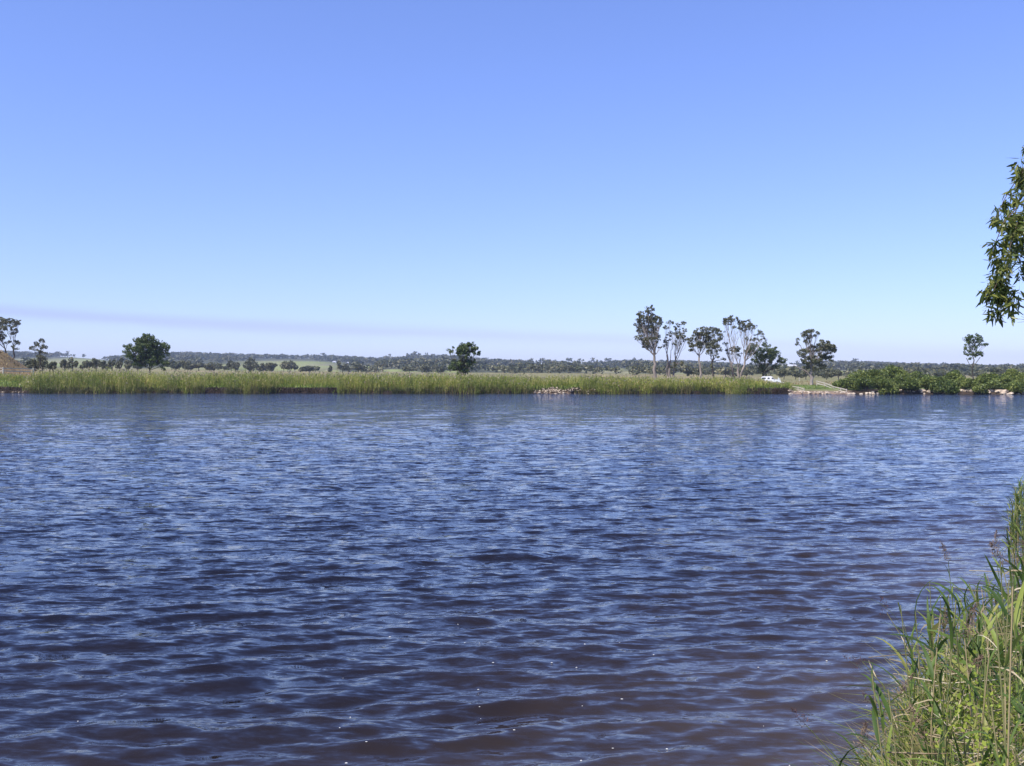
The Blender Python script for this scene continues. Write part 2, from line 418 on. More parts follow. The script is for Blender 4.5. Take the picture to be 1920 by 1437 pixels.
# ------------------------------------------------------------------ far ground
COLS = [-700, -300, 0, 60, 150, 300, 500, 700, 900, 1100, 1300, 1450, 1600, 1800, 1920, 2300, 2700]
ROWS = [178, 250, 350, 500, 700]
TPY = [[712, 710, 706, 714, 719, 719, 720, 721, 722, 722, 722, 723, 724, 724, 724, 724, 724],
       [706, 704, 699, 704, 703, 705, 708, 710, 711, 712, 714, 717, 718, 718, 718, 718, 718],
       [697, 697, 695, 695, 696, 698, 703, 705, 707, 708, 711, 713.5, 714, 714, 714, 714, 714],
       [692, 692, 692, 692, 693, 695, 699, 701, 702, 703, 704, 706, 708, 709, 709, 709, 709],
       [688, 688, 688, 689, 690, 692, 696, 698, 699, 700, 701, 702, 703, 704, 704, 704, 704]]
RCOL = [-700, -200, 0, 100, 200, 260, 330, 430, 500, 570, 640, 710, 780, 840, 900, 1000, 1100, 1200, 1300, 1400, 1470, 1540, 1600, 1700, 1800, 1920, 2300, 2700]
RPY  = [676, 670, 664, 668, 675, 673, 666, 669, 671, 672, 673, 678, 672, 672, 678, 683, 683.5, 681, 683, 690, 690, 684, 683, 688, 690, 694, 698, 698]
Y1 = 2200.0
def ground_py(px, Y):
    px = np.asarray(px, float); Y = np.asarray(Y, float)
    f = interp2(px, Y, COLS, ROWS, TPY)
    base7 = interp2(px, np.full_like(Y, 700.0), COLS, ROWS, TPY)
    r = np.interp(px, RCOL, RPY)
    t = np.clip((Y-700.0)/(Y1-700.0), 0, 1)
    s = t**0.75
    hill = base7*(1-s) + r*s
    return np.where(Y > 700, hill, f)
def ground_z(x, Y):
    x = np.asarray(x, float); Y = np.asarray(Y, float)
    px = x/np.maximum(Y, 1)*F + 960
    Yc = np.minimum(Y, Y1)
    z = CAMH - (ground_py(px, Yc)-HOR)/F*Yc
    z = np.where(Y > Y1, z - (Y-Y1)*0.03, z)
    hillw = np.clip((Y-650)/500, 0, 1)*np.clip((Y1-Y)/300, 0.15, 1)
    z = z + hillw*2.2*vnoise(x*0.012, Y*0.010, 8)
    # grassy mound on the left
    z = z + 4.9*np.exp(-((x+112)/5.8)**2 - ((Y-214)/12.0)**2)*np.clip((x+150)*0+1, 0, 1)
    z = z + 4.4*np.exp(-((x+124)/9.0)**2 - ((Y-214)/12.0)**2)
    # bank profile
    d = Y - Yb(x)
    lowpx = np.clip((px-1478)/10, 0, 1)*np.clip((1592-px)/10, 0, 1)      # landing
    stony = np.clip((px-1592)/15, 0, 1) + np.clip((px-995)/8, 0, 1)*np.clip((1082-px)/25, 0, 1)
    pile_ = np.clip((px-995)/8, 0, 1)*np.clip((1082-px)/25, 0, 1)
    lip = 0.75*(1-lowpx)*(1-0.75*np.clip((px-1560)/15, 0, 1))*(1-pile_) + 0.10
    fr = (((px > 42) & (px < 386)) | ((px > 425) & (px < 518)) | ((px > 632) & (px < 1000)) | ((px > 1088) & (px < 1400)))
    lip = np.where(fr, lip*.45, lip)
    jag = 0.25*vnoise(x*1.1, Y*0.8, 17)
    prof = np.where(d < 0, d*0.8, lip*np.clip((d+jag)/0.45, 0, 1) + np.clip(d/13.0, 0, 1)*(np.maximum(z, lip)-lip))
    return np.where(d < 15, np.minimum(prof, np.maximum(z, 0.1)), z) + np.where(d > 1, 0.05*vnoise(x*0.9, Y*0.9, 12), 0)

yr = np.concatenate([[140, 150], np.arange(152, 176, 0.4), np.arange(176, 250, 3), np.geomspace(250, 2300, 90), [2500, 2800, 3200]])
ur = np.concatenate([np.linspace(-2.2, -0.62, 30)[:-1], np.linspace(-0.62, 0.62, 560), np.linspace(0.62, 2.2, 30)[1:]])
Ug, Yr = np.meshgrid(ur, yr)
Xg = Ug*Yr
Zg = ground_z(Xg, Yr)
Vg = np.stack([Xg, Yr, Zg], -1).reshape(-1, 3)
nc = len(ur)
i, j = np.meshgrid(np.arange(len(yr)-1), np.arange(nc-1), indexing='ij')
Fg = np.stack([i*nc+j, i*nc+j+1, (i+1)*nc+j+1, (i+1)*nc+j], -1).reshape(-1, 4)

# cleared paddocks on the hills, as ellipses in (px,row) of the terrain they lie on
CLEAR = [(540, 688, 112, 12.5), (420, 689, 50, 6), (350, 690, 60, 5), (130, 680, 75, 9), (200, 688, 60, 6), (690, 690, 26, 5), (735, 696, 22, 3), (815, 681, 30, 2.6),
         (945, 693, 34, 4), (1008, 693, 15, 4), (1130, 696, 46, 4), (1060, 686, 75, 3.0), (1290, 700, 34, 3), (1235, 686, 50, 2.5), (1345, 698, 14, 3),
         (1490, 696, 26, 5), (1400, 693, 22, 3.0), (1570, 700, 30, 4.5), (855, 697, 22, 3), (770, 699, 20, 3), (620, 697, 20, 4), (1180, 699, 20, 3), (900, 701, 30, 2),
         (1650, 695, 40, 3), (1750, 699, 30, 2.4), (60, 676, 50, 3), (0, 680, 60, 4)]
def clear_mask(px, py):
    m = np.zeros_like(px)
    for cx, cy, rx, ry in CLEAR:
        m = np.maximum(m, 1.25-((px-cx)/rx)**2-((py-cy)/ry)**2)
    return np.clip(m, 0, 1)

gpx = Vg[:, 0]/Vg[:, 1]*F+960
gpy = ground_py(gpx, np.minimum(Vg[:, 1], Y1))
dbank = Vg[:, 1]-Yb(Vg[:, 0])
ncol = vnoise(Vg[:, 0]*0.03, Vg[:, 1]*0.012, 51)*0.5+0.5
green = np.array([0.105, 0.135, 0.040]); dry = np.array([0.27, 0.215, 0.115]); wood = np.array([0.075, 0.078, 0.042])
soil = np.array([0.032, 0.024, 0.018]); sandc = np.array([0.36, 0.25, 0.18]); bright = np.array([0.115, 0.155, 0.045])
def mixc(a, b, t): return a*(1-t[:, None])+b*t[:, None]
nn = len(Vg)
C = np.tile(bright, (nn, 1)).astype(float)
C = mixc(C, np.tile(dry, (nn, 1)), np.clip((Vg[:, 1]-(Yb(Vg[:, 0])+26))/20, 0, 1)*np.clip(0.65+0.5*(ncol-0.5), 0, 1))
hill = np.clip((Vg[:, 1]-680)/40, 0, 1)
cm = clear_mask(gpx, gpy)
past = mixc(np.tile(np.array([0.24, 0.27, 0.085]), (nn, 1)), np.tile(np.array([0.26, 0.235, 0.13]), (nn, 1)), np.clip(ncol*1.2-0.2 + 0.5*np.exp(-((gpx-1060)/110)**2), 0, 1))
C = mixc(C, mixc(np.tile(wood, (nn, 1)), past, cm), hill)
mound = np.exp(-((Vg[:, 0]+118)/14)**2 - ((Vg[:, 1]-212)/15)**2)
C = mixc(C, np.tile(np.array([0.25, 0.175, 0.085]), (nn, 1)), np.clip(mound*3, 0, 1))
C = mixc(C, np.tile(soil, (nn, 1)), np.clip((2.2+4*np.clip((gpx-1592)/15, 0, 1)-dbank)/1.2, 0, 1))
lowpx = np.clip((gpx-1478)/10, 0, 1)*np.clip((1600-gpx)/10, 0, 1)
C = mixc(C, np.tile(sandc*np.array([.66, .68, .68]), (nn, 1)), np.clip((7-dbank)/5, 0, 1)*lowpx*np.clip(ncol+0.4, 0, 1))
pile = np.clip((gpx-1000)/5, 0, 1)*np.clip((1075-gpx)/8, 0, 1)
C = mixc(C, np.tile(sandc*np.array([.9, .95, .95]), (nn, 1)), np.clip((5-dbank)/3, 0, 1)*pile*.7)
stony = np.clip((gpx-1592)/15, 0, 1)
C = mixc(C, np.tile(sandc*0.8, (nn, 1)), np.clip((1.2-dbank)/1, 0, 1)*stony*.1)
def attr_mat(name, attr, var=0.35, scale=0.6, bump=0.5, stretch=(1, 1, 1)):
    m, nt, out = new_mat(name)
    a = nt.nodes.new('ShaderNodeAttribute'); a.attribute_name = attr
    g = nt.nodes.new('ShaderNodeNewGeometry')
    n = nt.nodes.new('ShaderNodeTexNoise'); n.inputs['Scale'].default_value = scale; n.inputs['Detail'].default_value = 7
    mp = nt.nodes.new('ShaderNodeMapping'); mp.inputs['Scale'].default_value = stretch
    nt.links.new(g.outputs['Position'], mp.inputs[0]); nt.links.new(mp.outputs[0], n.inputs['Vector'])
    r = ramp(nt, [(0.3, (1-var,)*3), (0.7, (1+var,)*3)])
    nt.links.new(n.outputs[0], r.inputs[0])
    mx = nt.nodes.new('ShaderNodeMix'); mx.data_type = 'RGBA'; mx.blend_type = 'MULTIPLY'; mx.inputs[0].default_value = 1
    nt.links.new(a.outputs['Color'], mx.inputs[6]); nt.links.new(r.outputs[0], mx.inputs[7])
    p = nt.nodes.new('ShaderNodeBsdfPrincipled'); p.inputs['Roughness'].default_value = 0.95; p.inputs['Specular IOR Level'].default_value = 0.1
    nt.links.new(mx.outputs[2], p.inputs['Base Color'])
    b = nt.nodes.new('ShaderNodeBump'); b.inputs['Strength'].default_value = bump; b.inputs['Distance'].default_value = 0.3
    nt.links.new(n.outputs[0], b.inputs['Height']); nt.links.new(b.outputs[0], p.inputs['Normal'])
    nt.links.new(p.outputs[0], out.inputs[0]); return m
M['land'] = attr_mat('land', 'cover', var=0.4, scale=0.35)
ground = add('ground', Vg, Fg, M['land'], smooth=True); tag(ground, kind='structure')
ca = ground.data.attributes.new('cover', 'FLOAT_COLOR', 'POINT')
ca.data.foreach_set('color', np.concatenate([C, np.ones((nn, 1))], 1).astype(np.float32).ravel())

# near bank
gx = np.concatenate([np.linspace(-260, -14, 24)[:-1], np.linspace(-14, 14, 170), np.linspace(14, 260, 40)[1:]])
gy = np.concatenate([np.linspace(-160, -4, 14)[:-1], np.linspace(-4, 20, 170), np.linspace(20, 110, 50)[1:]])
GX, GY = np.meshgrid(gx, gy)
dN = shore_dist(GX, GY)
Vn = np.stack([GX, GY, near_z(GX, GY)], -1).reshape(-1, 3)
nc = len(gx)
i, j = np.meshgrid(np.arange(len(gy)-1), np.arange(nc-1), indexing='ij')
Fn = np.stack([i*nc+j, i*nc+j+1, (i+1)*nc+j+1, (i+1)*nc+j], -1).reshape(-1, 4)
keep = (dN.reshape(-1)[Fn].max(1) > -3)
M['mud'] = noise_mat('mud', [(0.3, (0.05, 0.042, 0.022)), (0.7, (0.14, 0.12, 0.06))], scale=1.2, bump=0.6)
nb = add('near_bank', Vn, Fn[keep], M['mud'], smooth=True); tag(nb, kind='structure')

# ------------------------------------------------------------------ trees
def limb(p0, p1, r0, r1, lift=0.3, wob=0.06, n=7, rng=RNG, side=None):
    p0 = np.asarray(p0, float); p1 = np.asarray(p1, float); L = np.linalg.norm(p1-p0)
    c = p0*0.45+p1*0.55 + np.array([0, 0, -lift*L]) if lift < 0 else p0*0.6+p1*0.4 + np.array([0, 0, lift*L*0.5])
    if lift >= 0:   # vase-like: goes out first, then up
        c = np.array([p0[0]*0.45+p1[0]*0.55, p0[1]*0.45+p1[1]*0.55, p0[2]*0.62+p1[2]*0.38])
    t = np.linspace(0, 1, n)[:, None]
    P = (1-t)**2*p0 + 2*t*(1-t)*c + t*t*p1
    w = rng.normal(size=(n, 3))*wob*L*0.25; w[0] = 0; w[-1] = 0
    P = P + w
    return P, np.linspace(r0, r1, n)

def make_tree(name, label, base, Y, fork, lobes, trunk_r, leafmat, bark, leaf=0.34, dens=1.0, clump=0.75, bare=(), second=None, group=None, flat=0.6, trunk2=None, perclump=46, seed=1, depth=0.8, cat='tree'):
    """base, fork: (px,py); lobes: (px,py,rx,ry[,density]) in photo pixels at distance Y."""
    rng = np.random.default_rng(seed)
    clump *= 0.70; perclump = int(perclump*0.72); dens *= 1.5; flat = min(1, flat+.12); leaf *= .74
    s = Y/F
    bx = (base[0]-960)*s
    zb = float(ground_z(np.array([bx]), np.array([float(Y)]))[0])
    root = empty(name, (bx, Y, zb)); tag(root, label, cat, group)
    O = np.array([bx, Y, zb])
    B = at(base[0], base[1], Y); B[2] = min(B[2], zb)-0.25
    W = Geo(); T = Geo()
    stems = [(B, at(fork[0], fork[1], Y))]
    if trunk2:
        for b2, f2 in trunk2: stems.append((np.array([at(b2[0], 0, Y)[0], Y+rng.uniform(-1, 1), B[2]]), at(f2[0], f2[1], Y)+np.array([0, rng.uniform(-1, 1), 0])))
    for (b, f) in stems:
        P, R = limb(b, f, trunk_r*(1 if b is stems[0][0] else 0.75), trunk_r*0.6, 0.0, 0.10, 8, rng)
        R[0] *= 1.35
        W.tube(P, R, 9)
    P_all = []
    for lb in lobes:
        cx, cy, rx, ry = lb[0], lb[1], lb[2]*1.12, lb[3]*1.12; dn = lb[4] if len(lb) > 4 else 1.0
        c = at(cx, cy, Y) + np.array([0, rng.uniform(-1, 1)*depth*max(rx, ry)*s*0.7, 0])
        st = min(stems, key=lambda q: np.linalg.norm((q[1]-c)*np.array([1, 1, 0.3])))
        f = st[1]
        tgt = c + np.array([0, 0, -0.15*ry*s])
        P, R = limb(f, tgt, trunk_r*0.27, trunk_r*0.08, 0.2, 0.10, 7, rng)
        T.tube(P, R, 5)
        area = rx*ry*s*s
        n = max(3, int(area/(clump*clump)*2.1*dn*dens))
        for k in range(n):
            v = rng.normal(size=3); v /= np.linalg.norm(v); v *= rng.uniform(0.35, 1.0)**0.6
            q = c + v*np.array([rx*s, 0.9*rx*s*depth, ry*s])
            cr = clump*rng.uniform(0.55, 1.25)
            i0 = rng.integers(2, 7)
            Pt, Rt = limb(P[i0], q+np.array([0, 0, -0.2*cr]), trunk_r*0.09, 0.012, 0.1, 0.10, 5, rng)
            T.tube(Pt, Rt, 3)
            m = int(perclump*rng.uniform(0.6, 1.3))
            o = rng.normal(size=(m, 3)); o /= np.linalg.norm(o, axis=1, keepdims=True)
            o *= rng.uniform(0.2, 1.0, size=(m, 1))**0.5
            o[:, 2] *= flat
            P_all.append(q+o*cr)
    for pts, r in bare:
        pts = np.array([at(a, b, Y) for a, b in pts])
        T.tube(pts, np.linspace(r, 0.05, len(pts)), 6)
        q = pts[-1]
        for _ in range(3 if r > .1 else 0):
            e = q+rng.normal(size=3)*0.7+np.array([0, 0, 0.7]); Pt, Rt = limb(q, e, 0.06, 0.015, 0.1, 0.1, 4, rng); T.tube(Pt, Rt, 3)
    P_all = np.concatenate(P_all)
    V, Fq = diamonds(P_all, leaf*rng.uniform(0.7, 1.4, len(P_all)), 0.55, 0.5, rng)
    tr = W.obj('trunk', bark, root, O, smooth=True)
    T.obj('branches', bark, root, O, smooth=True)
    c = add('crown', V, [Fq], leafmat, root, O)
    return root

DEC = M['gum_leaf']; GR = M['green_leaf']
make_tree('gum_tree', 'large flat-topped gum tree cut by the left edge behind the grassy mound', (11, 668), 236, (10, 655),
          [(-12, 603, 26, 8), (20, 602, 17, 4.5), (5, 615, 28, 5), (32, 608, 5, 6), (-15, 630, 20, 10, .7), (24, 622, 10, 6, .5), (3, 632, 8, 5, .7), (33, 642, 6, 4), (28, 652, 7, 4, .6), (15, 643, 7, 5, .5), (-30, 612, 20, 12)],
          0.28, DEC, M['bark_dark'], leaf=0.42, clump=0.62, trunk2=[((28, 668), (27, 650))], seed=2, perclump=42)
make_tree('young_tree', 'slim open-topped young tree rising from bushes right of the mound', (76, 692), 236, (75, 668),
          [(67, 645, 5, 4), (78, 640, 5, 3.5), (63, 653, 6, 3), (76, 650, 7, 4), (84, 650, 4, 4), (73, 660, 7, 4), (86, 663, 4, 2), (77, 671, 8, 5)],
          0.14, DEC, M['bark_dark'], leaf=0.36, clump=0.5, seed=3, perclump=40)
make_tree('round_tree', 'broad dense dark green tree with a rounded crown standing alone in the reeds', (281, 706), 190, (281, 693),
          [(276, 652, 24, 18, 1.5), (256, 662, 18, 14, 1.4), (297, 658, 18, 15, 1.3), (281, 638, 17, 9, 1.2), (260, 640, 9, 6), (240, 651, 7, 4), (310, 650, 8, 5), (264, 678, 18, 9, 1.3), (290, 677, 17, 10, 1.1), (308, 684, 9, 8), (276, 630, 7, 4)],
          0.22, GR, M['bark_dark'], leaf=0.34, clump=0.62, seed=4, perclump=52, flat=0.8)
make_tree('bank_tree', 'two-tiered dark green tree on the bank left of the stone pile', (866, 720), 172, (866, 702),
          [(877, 652, 17, 9, 1.5), (866, 656, 10, 8, 1.2), (868, 664, 11, 9, 1.3), (893, 660, 7, 7), (850, 655, 10, 6, .4), (843, 660, 4, 3, .3), (858, 685, 15, 9, 1.2), (873, 685, 14, 10, 1.3), (868, 697, 12, 6), (884, 676, 8, 7, .8), (848, 690, 7, 4, .8), (884, 646, 4, 3.5)],
          0.17, GR, M['bark_dark'], leaf=0.32, clump=0.5, seed=5, perclump=46, flat=0.75)
make_tree('gum_tree', 'tallest pale-trunked gum, leftmost of the row on the far bank', (1228, 708), 214, (1227, 668),
          [(1200, 590, 7, 6, .8), (1215, 582, 6, 7, .9), (1222, 578, 4, 5, .8), (1208, 600, 13, 9), (1222, 598, 11, 10), (1234, 602, 7, 9), (1196, 608, 6, 4), (1206, 618, 11, 8, .9), (1222, 618, 13, 9), (1198, 633, 7, 5), (1213, 640, 10, 8, 1), (1230, 635, 8, 10, .8), (1213, 650, 8, 4, .7), (1236, 652, 5, 4, .4)],
          0.42, DEC, M['bark_pale'], leaf=0.38, clump=0.52, seed=6, perclump=40)
make_tree('gum_tree', 'twin-trunked gum with thin pale limbs, second in the far bank row', (1255, 708), 216, (1257, 676),
          [(1257, 605, 6, 4, .7), (1278, 607, 8, 3.5, .8), (1250, 615, 6, 5, .6), (1270, 616, 6, 5, .7), (1283, 620, 5, 4, .6), (1262, 626, 10, 6, .6), (1275, 630, 8, 7, .8), (1249, 640, 7, 6, .5), (1286, 636, 6, 4, .6), (1268, 643, 8, 5, .4), (1247, 650, 5, 4, .4), (1272, 682, 10, 4, .7), (1262, 690, 5, 3, .5)],
          0.30, DEC, M['bark_pale'], leaf=0.36, clump=0.50, seed=7, perclump=38, trunk2=[((1260, 708), (1266, 680)), ((1252, 708), (1250, 665))])
make_tree('gum_tree', 'brown-trunked gum with a wide olive crown, third in the far bank row', (1315, 708), 212, (1311, 668),
          [(1311, 622, 10, 6), (1322, 618, 10, 5), (1306, 632, 9, 7), (1320, 632, 12, 8), (1332, 628, 8, 6, .8), (1296, 645, 9, 6, .9), (1312, 647, 8, 7, 1.1), (1328, 643, 10, 7, .9), (1292, 634, 6, 5, .7), (1300, 655, 8, 3, .6)],
          0.28, DEC, M['bark_pale'], leaf=0.38, clump=0.6, seed=8, perclump=46)
make_tree('gum_tree', 'dark-stemmed leaning gum, fourth in the far bank row', (1340, 708), 209, (1335, 678),
          [(1341, 620, 8, 5), (1349, 622, 5, 7), (1345, 634, 8, 7, .8), (1334, 648, 12, 7, 1.1), (1346, 655, 6, 7, .8), (1330, 659, 7, 5, .8), (1343, 668, 6, 4, .6), (1358, 673, 3, 1.5, .6), (1333, 686, 6, 3, .5)],
          0.27, DEC, M['bark_dark'], leaf=0.38, clump=0.55, seed=9, perclump=44)
make_tree('gum_tree', 'spreading vase-shaped gum with many bare pale limbs, fifth in the row', (1384, 708), 211, (1384, 693),
          [(1364, 603, 9, 7, 1.1), (1375, 598, 9, 5), (1387, 604, 6, 6, .8), (1401, 608, 9, 8), (1410, 614, 8, 6, .8), (1395, 618, 8, 6, .6), (1380, 614, 9, 5, .6), (1423, 626, 8, 6, .45), (1432, 632, 6, 7, .4), (1420, 640, 8, 6, .4), (1380, 655, 10, 6, .9), (1366, 660, 9, 5, .5), (1358, 626, 6, 5, .3), (1390, 665, 8, 3, .5), (1405, 635, 10, 6, .35), (1360, 645, 6, 6, .25)],
          0.34, DEC, M['bark_pale'], leaf=0.36, clump=0.52, seed=10, perclump=38, trunk2=[((1381, 706), (1370, 685)), ((1386, 706), (1395, 678))])
make_tree('dark_tree', 'low dense dark olive tree behind the white car', (1430, 710), 216, (1431, 699),
          [(1438, 647, 7, 5), (1415, 655, 14, 9, 1.2), (1432, 663, 14, 9, 1.2), (1449, 660, 11, 8, 1.1), (1440, 672, 16, 8, 1.2), (1420, 676, 11, 7, 1.1), (1461, 674, 9, 6), (1471, 679, 5, 6), (1428, 688, 9, 6), (1452, 686, 9, 4, .8), (1405, 660, 7, 5)],
          0.26, GR, M['bark_dark'], leaf=0.38, clump=0.66, seed=11, perclump=54, flat=0.8, bare=[([(1431, 704), (1442, 694), (1452, 690), (1464, 684)], 0.13)])
make_tree('gum_tree', 'broad gum with a thick pale trunk and bare left limb beside the right rail', (1522, 723), 186, (1521, 680),
          [(1517, 622, 12, 4), (1508, 626, 5, 6, .8), (1520, 631, 7, 5), (1530, 626, 5, 5, .8), (1516, 641, 9, 5, .7), (1536, 640, 8, 3, .8), (1496, 642, 3.5, 6, .6), (1545, 650, 15, 9, 1.2), (1558, 655, 11, 8, 1.2), (1528, 655, 15, 7, 1.1), (1505, 662, 10, 7), (1550, 667, 12, 7, 1), (1530, 672, 12, 9, 1.1), (1510, 676, 9, 8, 1.1), (1538, 688, 10, 7, .8), (1525, 693, 6, 5, .8), (1514, 688, 6, 6, .8), (1556, 676, 6, 4, .5)],
          0.36, DEC, M['bark_pale'], leaf=0.36, clump=0.56, seed=12, perclump=50, bare=[([(1519, 704), (1512, 697), (1503, 692), (1494, 689)], 0.2), ([(1522, 640), (1521.5, 628), (1522, 616)], 0.06)])
make_tree('slender_tree', 'slender straight-stemmed tree with a small round crown above the right shrubs', (1823, 716), 176, (1824, 668),
          [(1826, 632, 11, 5, 1), (1816, 634, 7, 6), (1838, 639, 8, 5), (1822, 642, 9, 5, .8), (1811, 650, 5, 6, .8), (1826, 652, 9, 5, .8), (1841, 647, 6, 3, .9), (1849, 647, 3, 2), (1815, 662, 7, 6, .8), (1828, 663, 8, 5), (1838, 665, 7, 4), (1820, 672, 6, 2.5, .7)],
          0.13, GR, M['bark_dark'], leaf=0.30, clump=0.46, seed=13, perclump=42,
          bare=[([(1824, 690), (1832, 678), (1838, 670)], 0.05), ([(1823, 692), (1816, 680), (1812, 672)], 0.04)])

# trees of middling distance behind the reeds on the left and elsewhere: one thing each
MID = [(52, 690, 9, 12, 260), (66, 692, 8, 16, 250), (79, 692, 11, 20, 250), (99, 692, 9, 12, 256), (121, 691, 6, 15, 330), (136, 691, 9, 17, 330), (155, 692, 6, 10, 380), (166, 693, 8, 12, 360),
       (180, 693, 9, 16, 340), (191, 693, 6, 14, 350), (201, 693, 5, 8, 420), (210, 693, 7, 15, 380), (224, 693, 8, 16, 380), (240, 694, 8, 14, 400), (258, 694, 7, 9, 420), (330, 696, 14, 13, 480),
       (352, 697, 9, 10, 500), (372, 697, 11, 13, 520), (395, 698, 13, 14, 520), (420, 698, 9, 9, 560), (441, 699, 10, 16, 540), (468, 699, 13, 20, 540), (487, 699, 8, 12, 560), (508, 699, 10, 13, 560), (532, 699, 11, 16, 560), (543, 700, 8, 12, 580),
       (566, 700, 9, 8, 600), (580, 700, 7, 8, 600), (620, 700, 4, 10, 560), (642, 700, 9, 17, 560), (672, 701, 6, 12, 600), (768, 703, 12, 14, 560), (800, 703, 14, 14, 560), (826, 703, 9, 10, 560),
       (1262, 709, 16, 14, 460), (1300, 709, 14, 12, 460), (1360, 709, 16, 14, 440), (1400, 710, 15, 13, 430), (1470, 713, 14, 16, 380), (1492, 713, 12, 13, 380), (1511, 713, 13, 15, 380), (1550, 713, 12, 17, 380), (1572, 713, 11, 14, 380)]
MIDL = {0: 'grey-green bush', 1: 'rounded dark tree', 2: 'olive bushy tree'}
NEIGH = ['at the right foot of the grassy mound', 'just right of the grassy mound', 'under the open-topped young tree', 'right of the open-topped young tree']
def mid_tree(k, px, base, rx, h, Y):
    rng = np.random.default_rng(300+k); s = Y/F
    x = (px-960)*s; zb = float(ground_z(np.array([x]), np.array([float(Y)]))[0])
    O = np.array([x, Y, zb]); H = h*s*1.35 + max(0, (CAMH-(base-HOR)*s) - zb); R = rx*s*(1.25 if 320 < px < 700 else 1.05)
    kind = k % 3
    side = 'left of the broad round tree' if px < 280 else 'between the broad round tree and the pasture' if px < 430 else 'below the open green pasture' if px < 600 else 'behind the reeds left of the two-tiered tree' if px < 860 else 'behind the row of tall gums' if px < 1450 else 'behind the landing and its rails'
    if k < 4: lab, grp = 'low %s %s' % (MIDL[kind], NEIGH[k]), None
    else: lab, grp = '%s on the flat land %s' % (MIDL[kind], side), 'bushy trees on the flat land beyond the reeds'
    root = empty('bushy_tree', O); tag(root, lab, 'tree', grp or 'bushes beside the grassy mound')
    g = Geo()
    g.tube([O+[0, 0, -0.3], O+[0.1, 0, H*0.35], O+[0, 0, H*0.6]], [0.18, 0.13, 0.06], 5)
    for _ in range(4):
        e = O+np.array([rng.uniform(-.6, .6)*R, rng.uniform(-.4, .4)*R, H*rng.uniform(.55, .8)])
        g.tube([O+[0, 0, H*0.2], (O+e)/2+[0, 0, H*0.12], e], [0.09, 0.06, 0.03], 4)
    g.obj('trunk', M['bark_dark'], root, O)
    P = []
    nl = rng.integers(5, 9)
    for q in range(nl):
        c = O+np.array([rng.uniform(-.65, .65)*R, rng.uniform(-.6, .6)*R, H*rng.uniform(.35, .8)])
        rr = np.array([R*rng.uniform(.35, .6), R*.5, H*rng.uniform(.18, .3)])
        n = 95
        v = rng.normal(size=(n, 3)); v /= np.linalg.norm(v, axis=1, keepdims=True); v *= rng.uniform(.5, 1, (n, 1))
        P.append(c+v*rr)
    P = np.concatenate(P); P[:, 2] = np.clip(P[:, 2], O[2]+0.1, O[2]+H)
    V, Fq = diamonds(P, 0.0011*Y*rng.uniform(.8, 1.7, len(P))*1.25, .65, .3, rng)
    add('crown', V, [Fq], M['gum_leaf'] if kind else M['wood_leaf'], root, O)
MID += [(322+21*k_+8*math.sin(k_*2.7), 697+k_*.2, 9+3*math.sin(k_*1.9), 12+4*math.sin(k_*1.3+1), 500+9*k_) for k_ in range(14)]
for k, m_ in enumerate(MID): mid_tree(k, *m_)

# isolated trees standing on the skyline of the ridge
SKY = [(108, 11), (122, 14), (140, 8), (157, 9), (606, 12), (624, 9), (648, 8), (668, 9), (722, 11), (735, 13), (767, 12), (775, 15), (786, 11), (798, 14), (812, 10), (827, 9),
       (993, 10), (998, 12), (1013, 12), (1021, 13), (1031, 8), (1041, 11), (1067, 14), (1081, 9), (1089, 13), (1110, 14), (1118, 10), (1127, 8), (1137, 12), (1147, 13), (1190, 12), (1204, 12), (1484, 10), (1490, 14), (526, 10), (540, 7), (1604, 12), (1598, 8), (1770, 11), (1840, 9), (1905, 8)]
protos = []
def blob_proto(seed, gum=False):
    rng = np.random.default_rng(seed); P = []
    nl = rng.integers(4, 7)
    for q in range(nl):
        c = np.array([rng.uniform(-.3, .3), rng.uniform(-.3, .3), rng.uniform(.48, .8) if gum else rng.uniform(.3, .75)])
        rr = np.array([rng.uniform(.18, .30), .25, rng.uniform(.10, .20)])
        v = rng.normal(size=(8, 3)); v /= np.linalg.norm(v, axis=1, keepdims=True); v *= rng.uniform(.4, 1, (8, 1))
        P.append(c+v*rr)
    P = np.concatenate(P)
    V, Fq = diamonds(P, rng.uniform(.18, .34, len(P)), .75, .1, rng)
    return V, Fq
for k in range(8): protos.append(blob_proto(700+k, k % 2 == 0))
sky_tr = mesh_data('trunk', *(lambda VF: (VF[0], [VF[1]]))(tube([(0, 0, -0.06), (0.01, 0, .25), (-0.01, 0, .6)], [.022, .018, .01], 5)), M['bark_dark'])
sky_cr = [mesh_data('crown', V, [Fq], M['wood_leaf']) for V, Fq in protos]
for k, (px, h) in enumerate(SKY):
    Y = 2130.0+20*math.sin(k*2.3); s = Y/F; x = (px-960)*s
    z = float(ground_z(np.array([x]), np.array([Y]))[0])
    root = empty('ridge_tree', (x, Y, z))
    side = 'left of the broad round tree' if px < 280 else 'above the open green pasture' if px < 660 else 'left of the two-tiered bank tree' if px < 860 else 'on the bare stretch right of the two-tiered tree' if px < 1100 else 'near the tall gum row' if px < 1250 else 'between the car and the right rail' if px < 1500 else 'above the right shrubs'
    tag(root, 'lone tree on the ridge skyline ' + side, 'tree', 'lone trees along the ridge skyline')
    H = h*s*1.05
    t_ = bpy.data.objects.new('trunk', sky_tr); link(t_, root); t_.scale = (H*1.1, H*1.1, H)
    c_ = bpy.data.objects.new('crown', sky_cr[k % 8]); link(c_, root); c_.scale = (H*random.uniform(.85, 1.25), H, H)
    root.rotation_euler = (0, 0, random.uniform(0, 6))

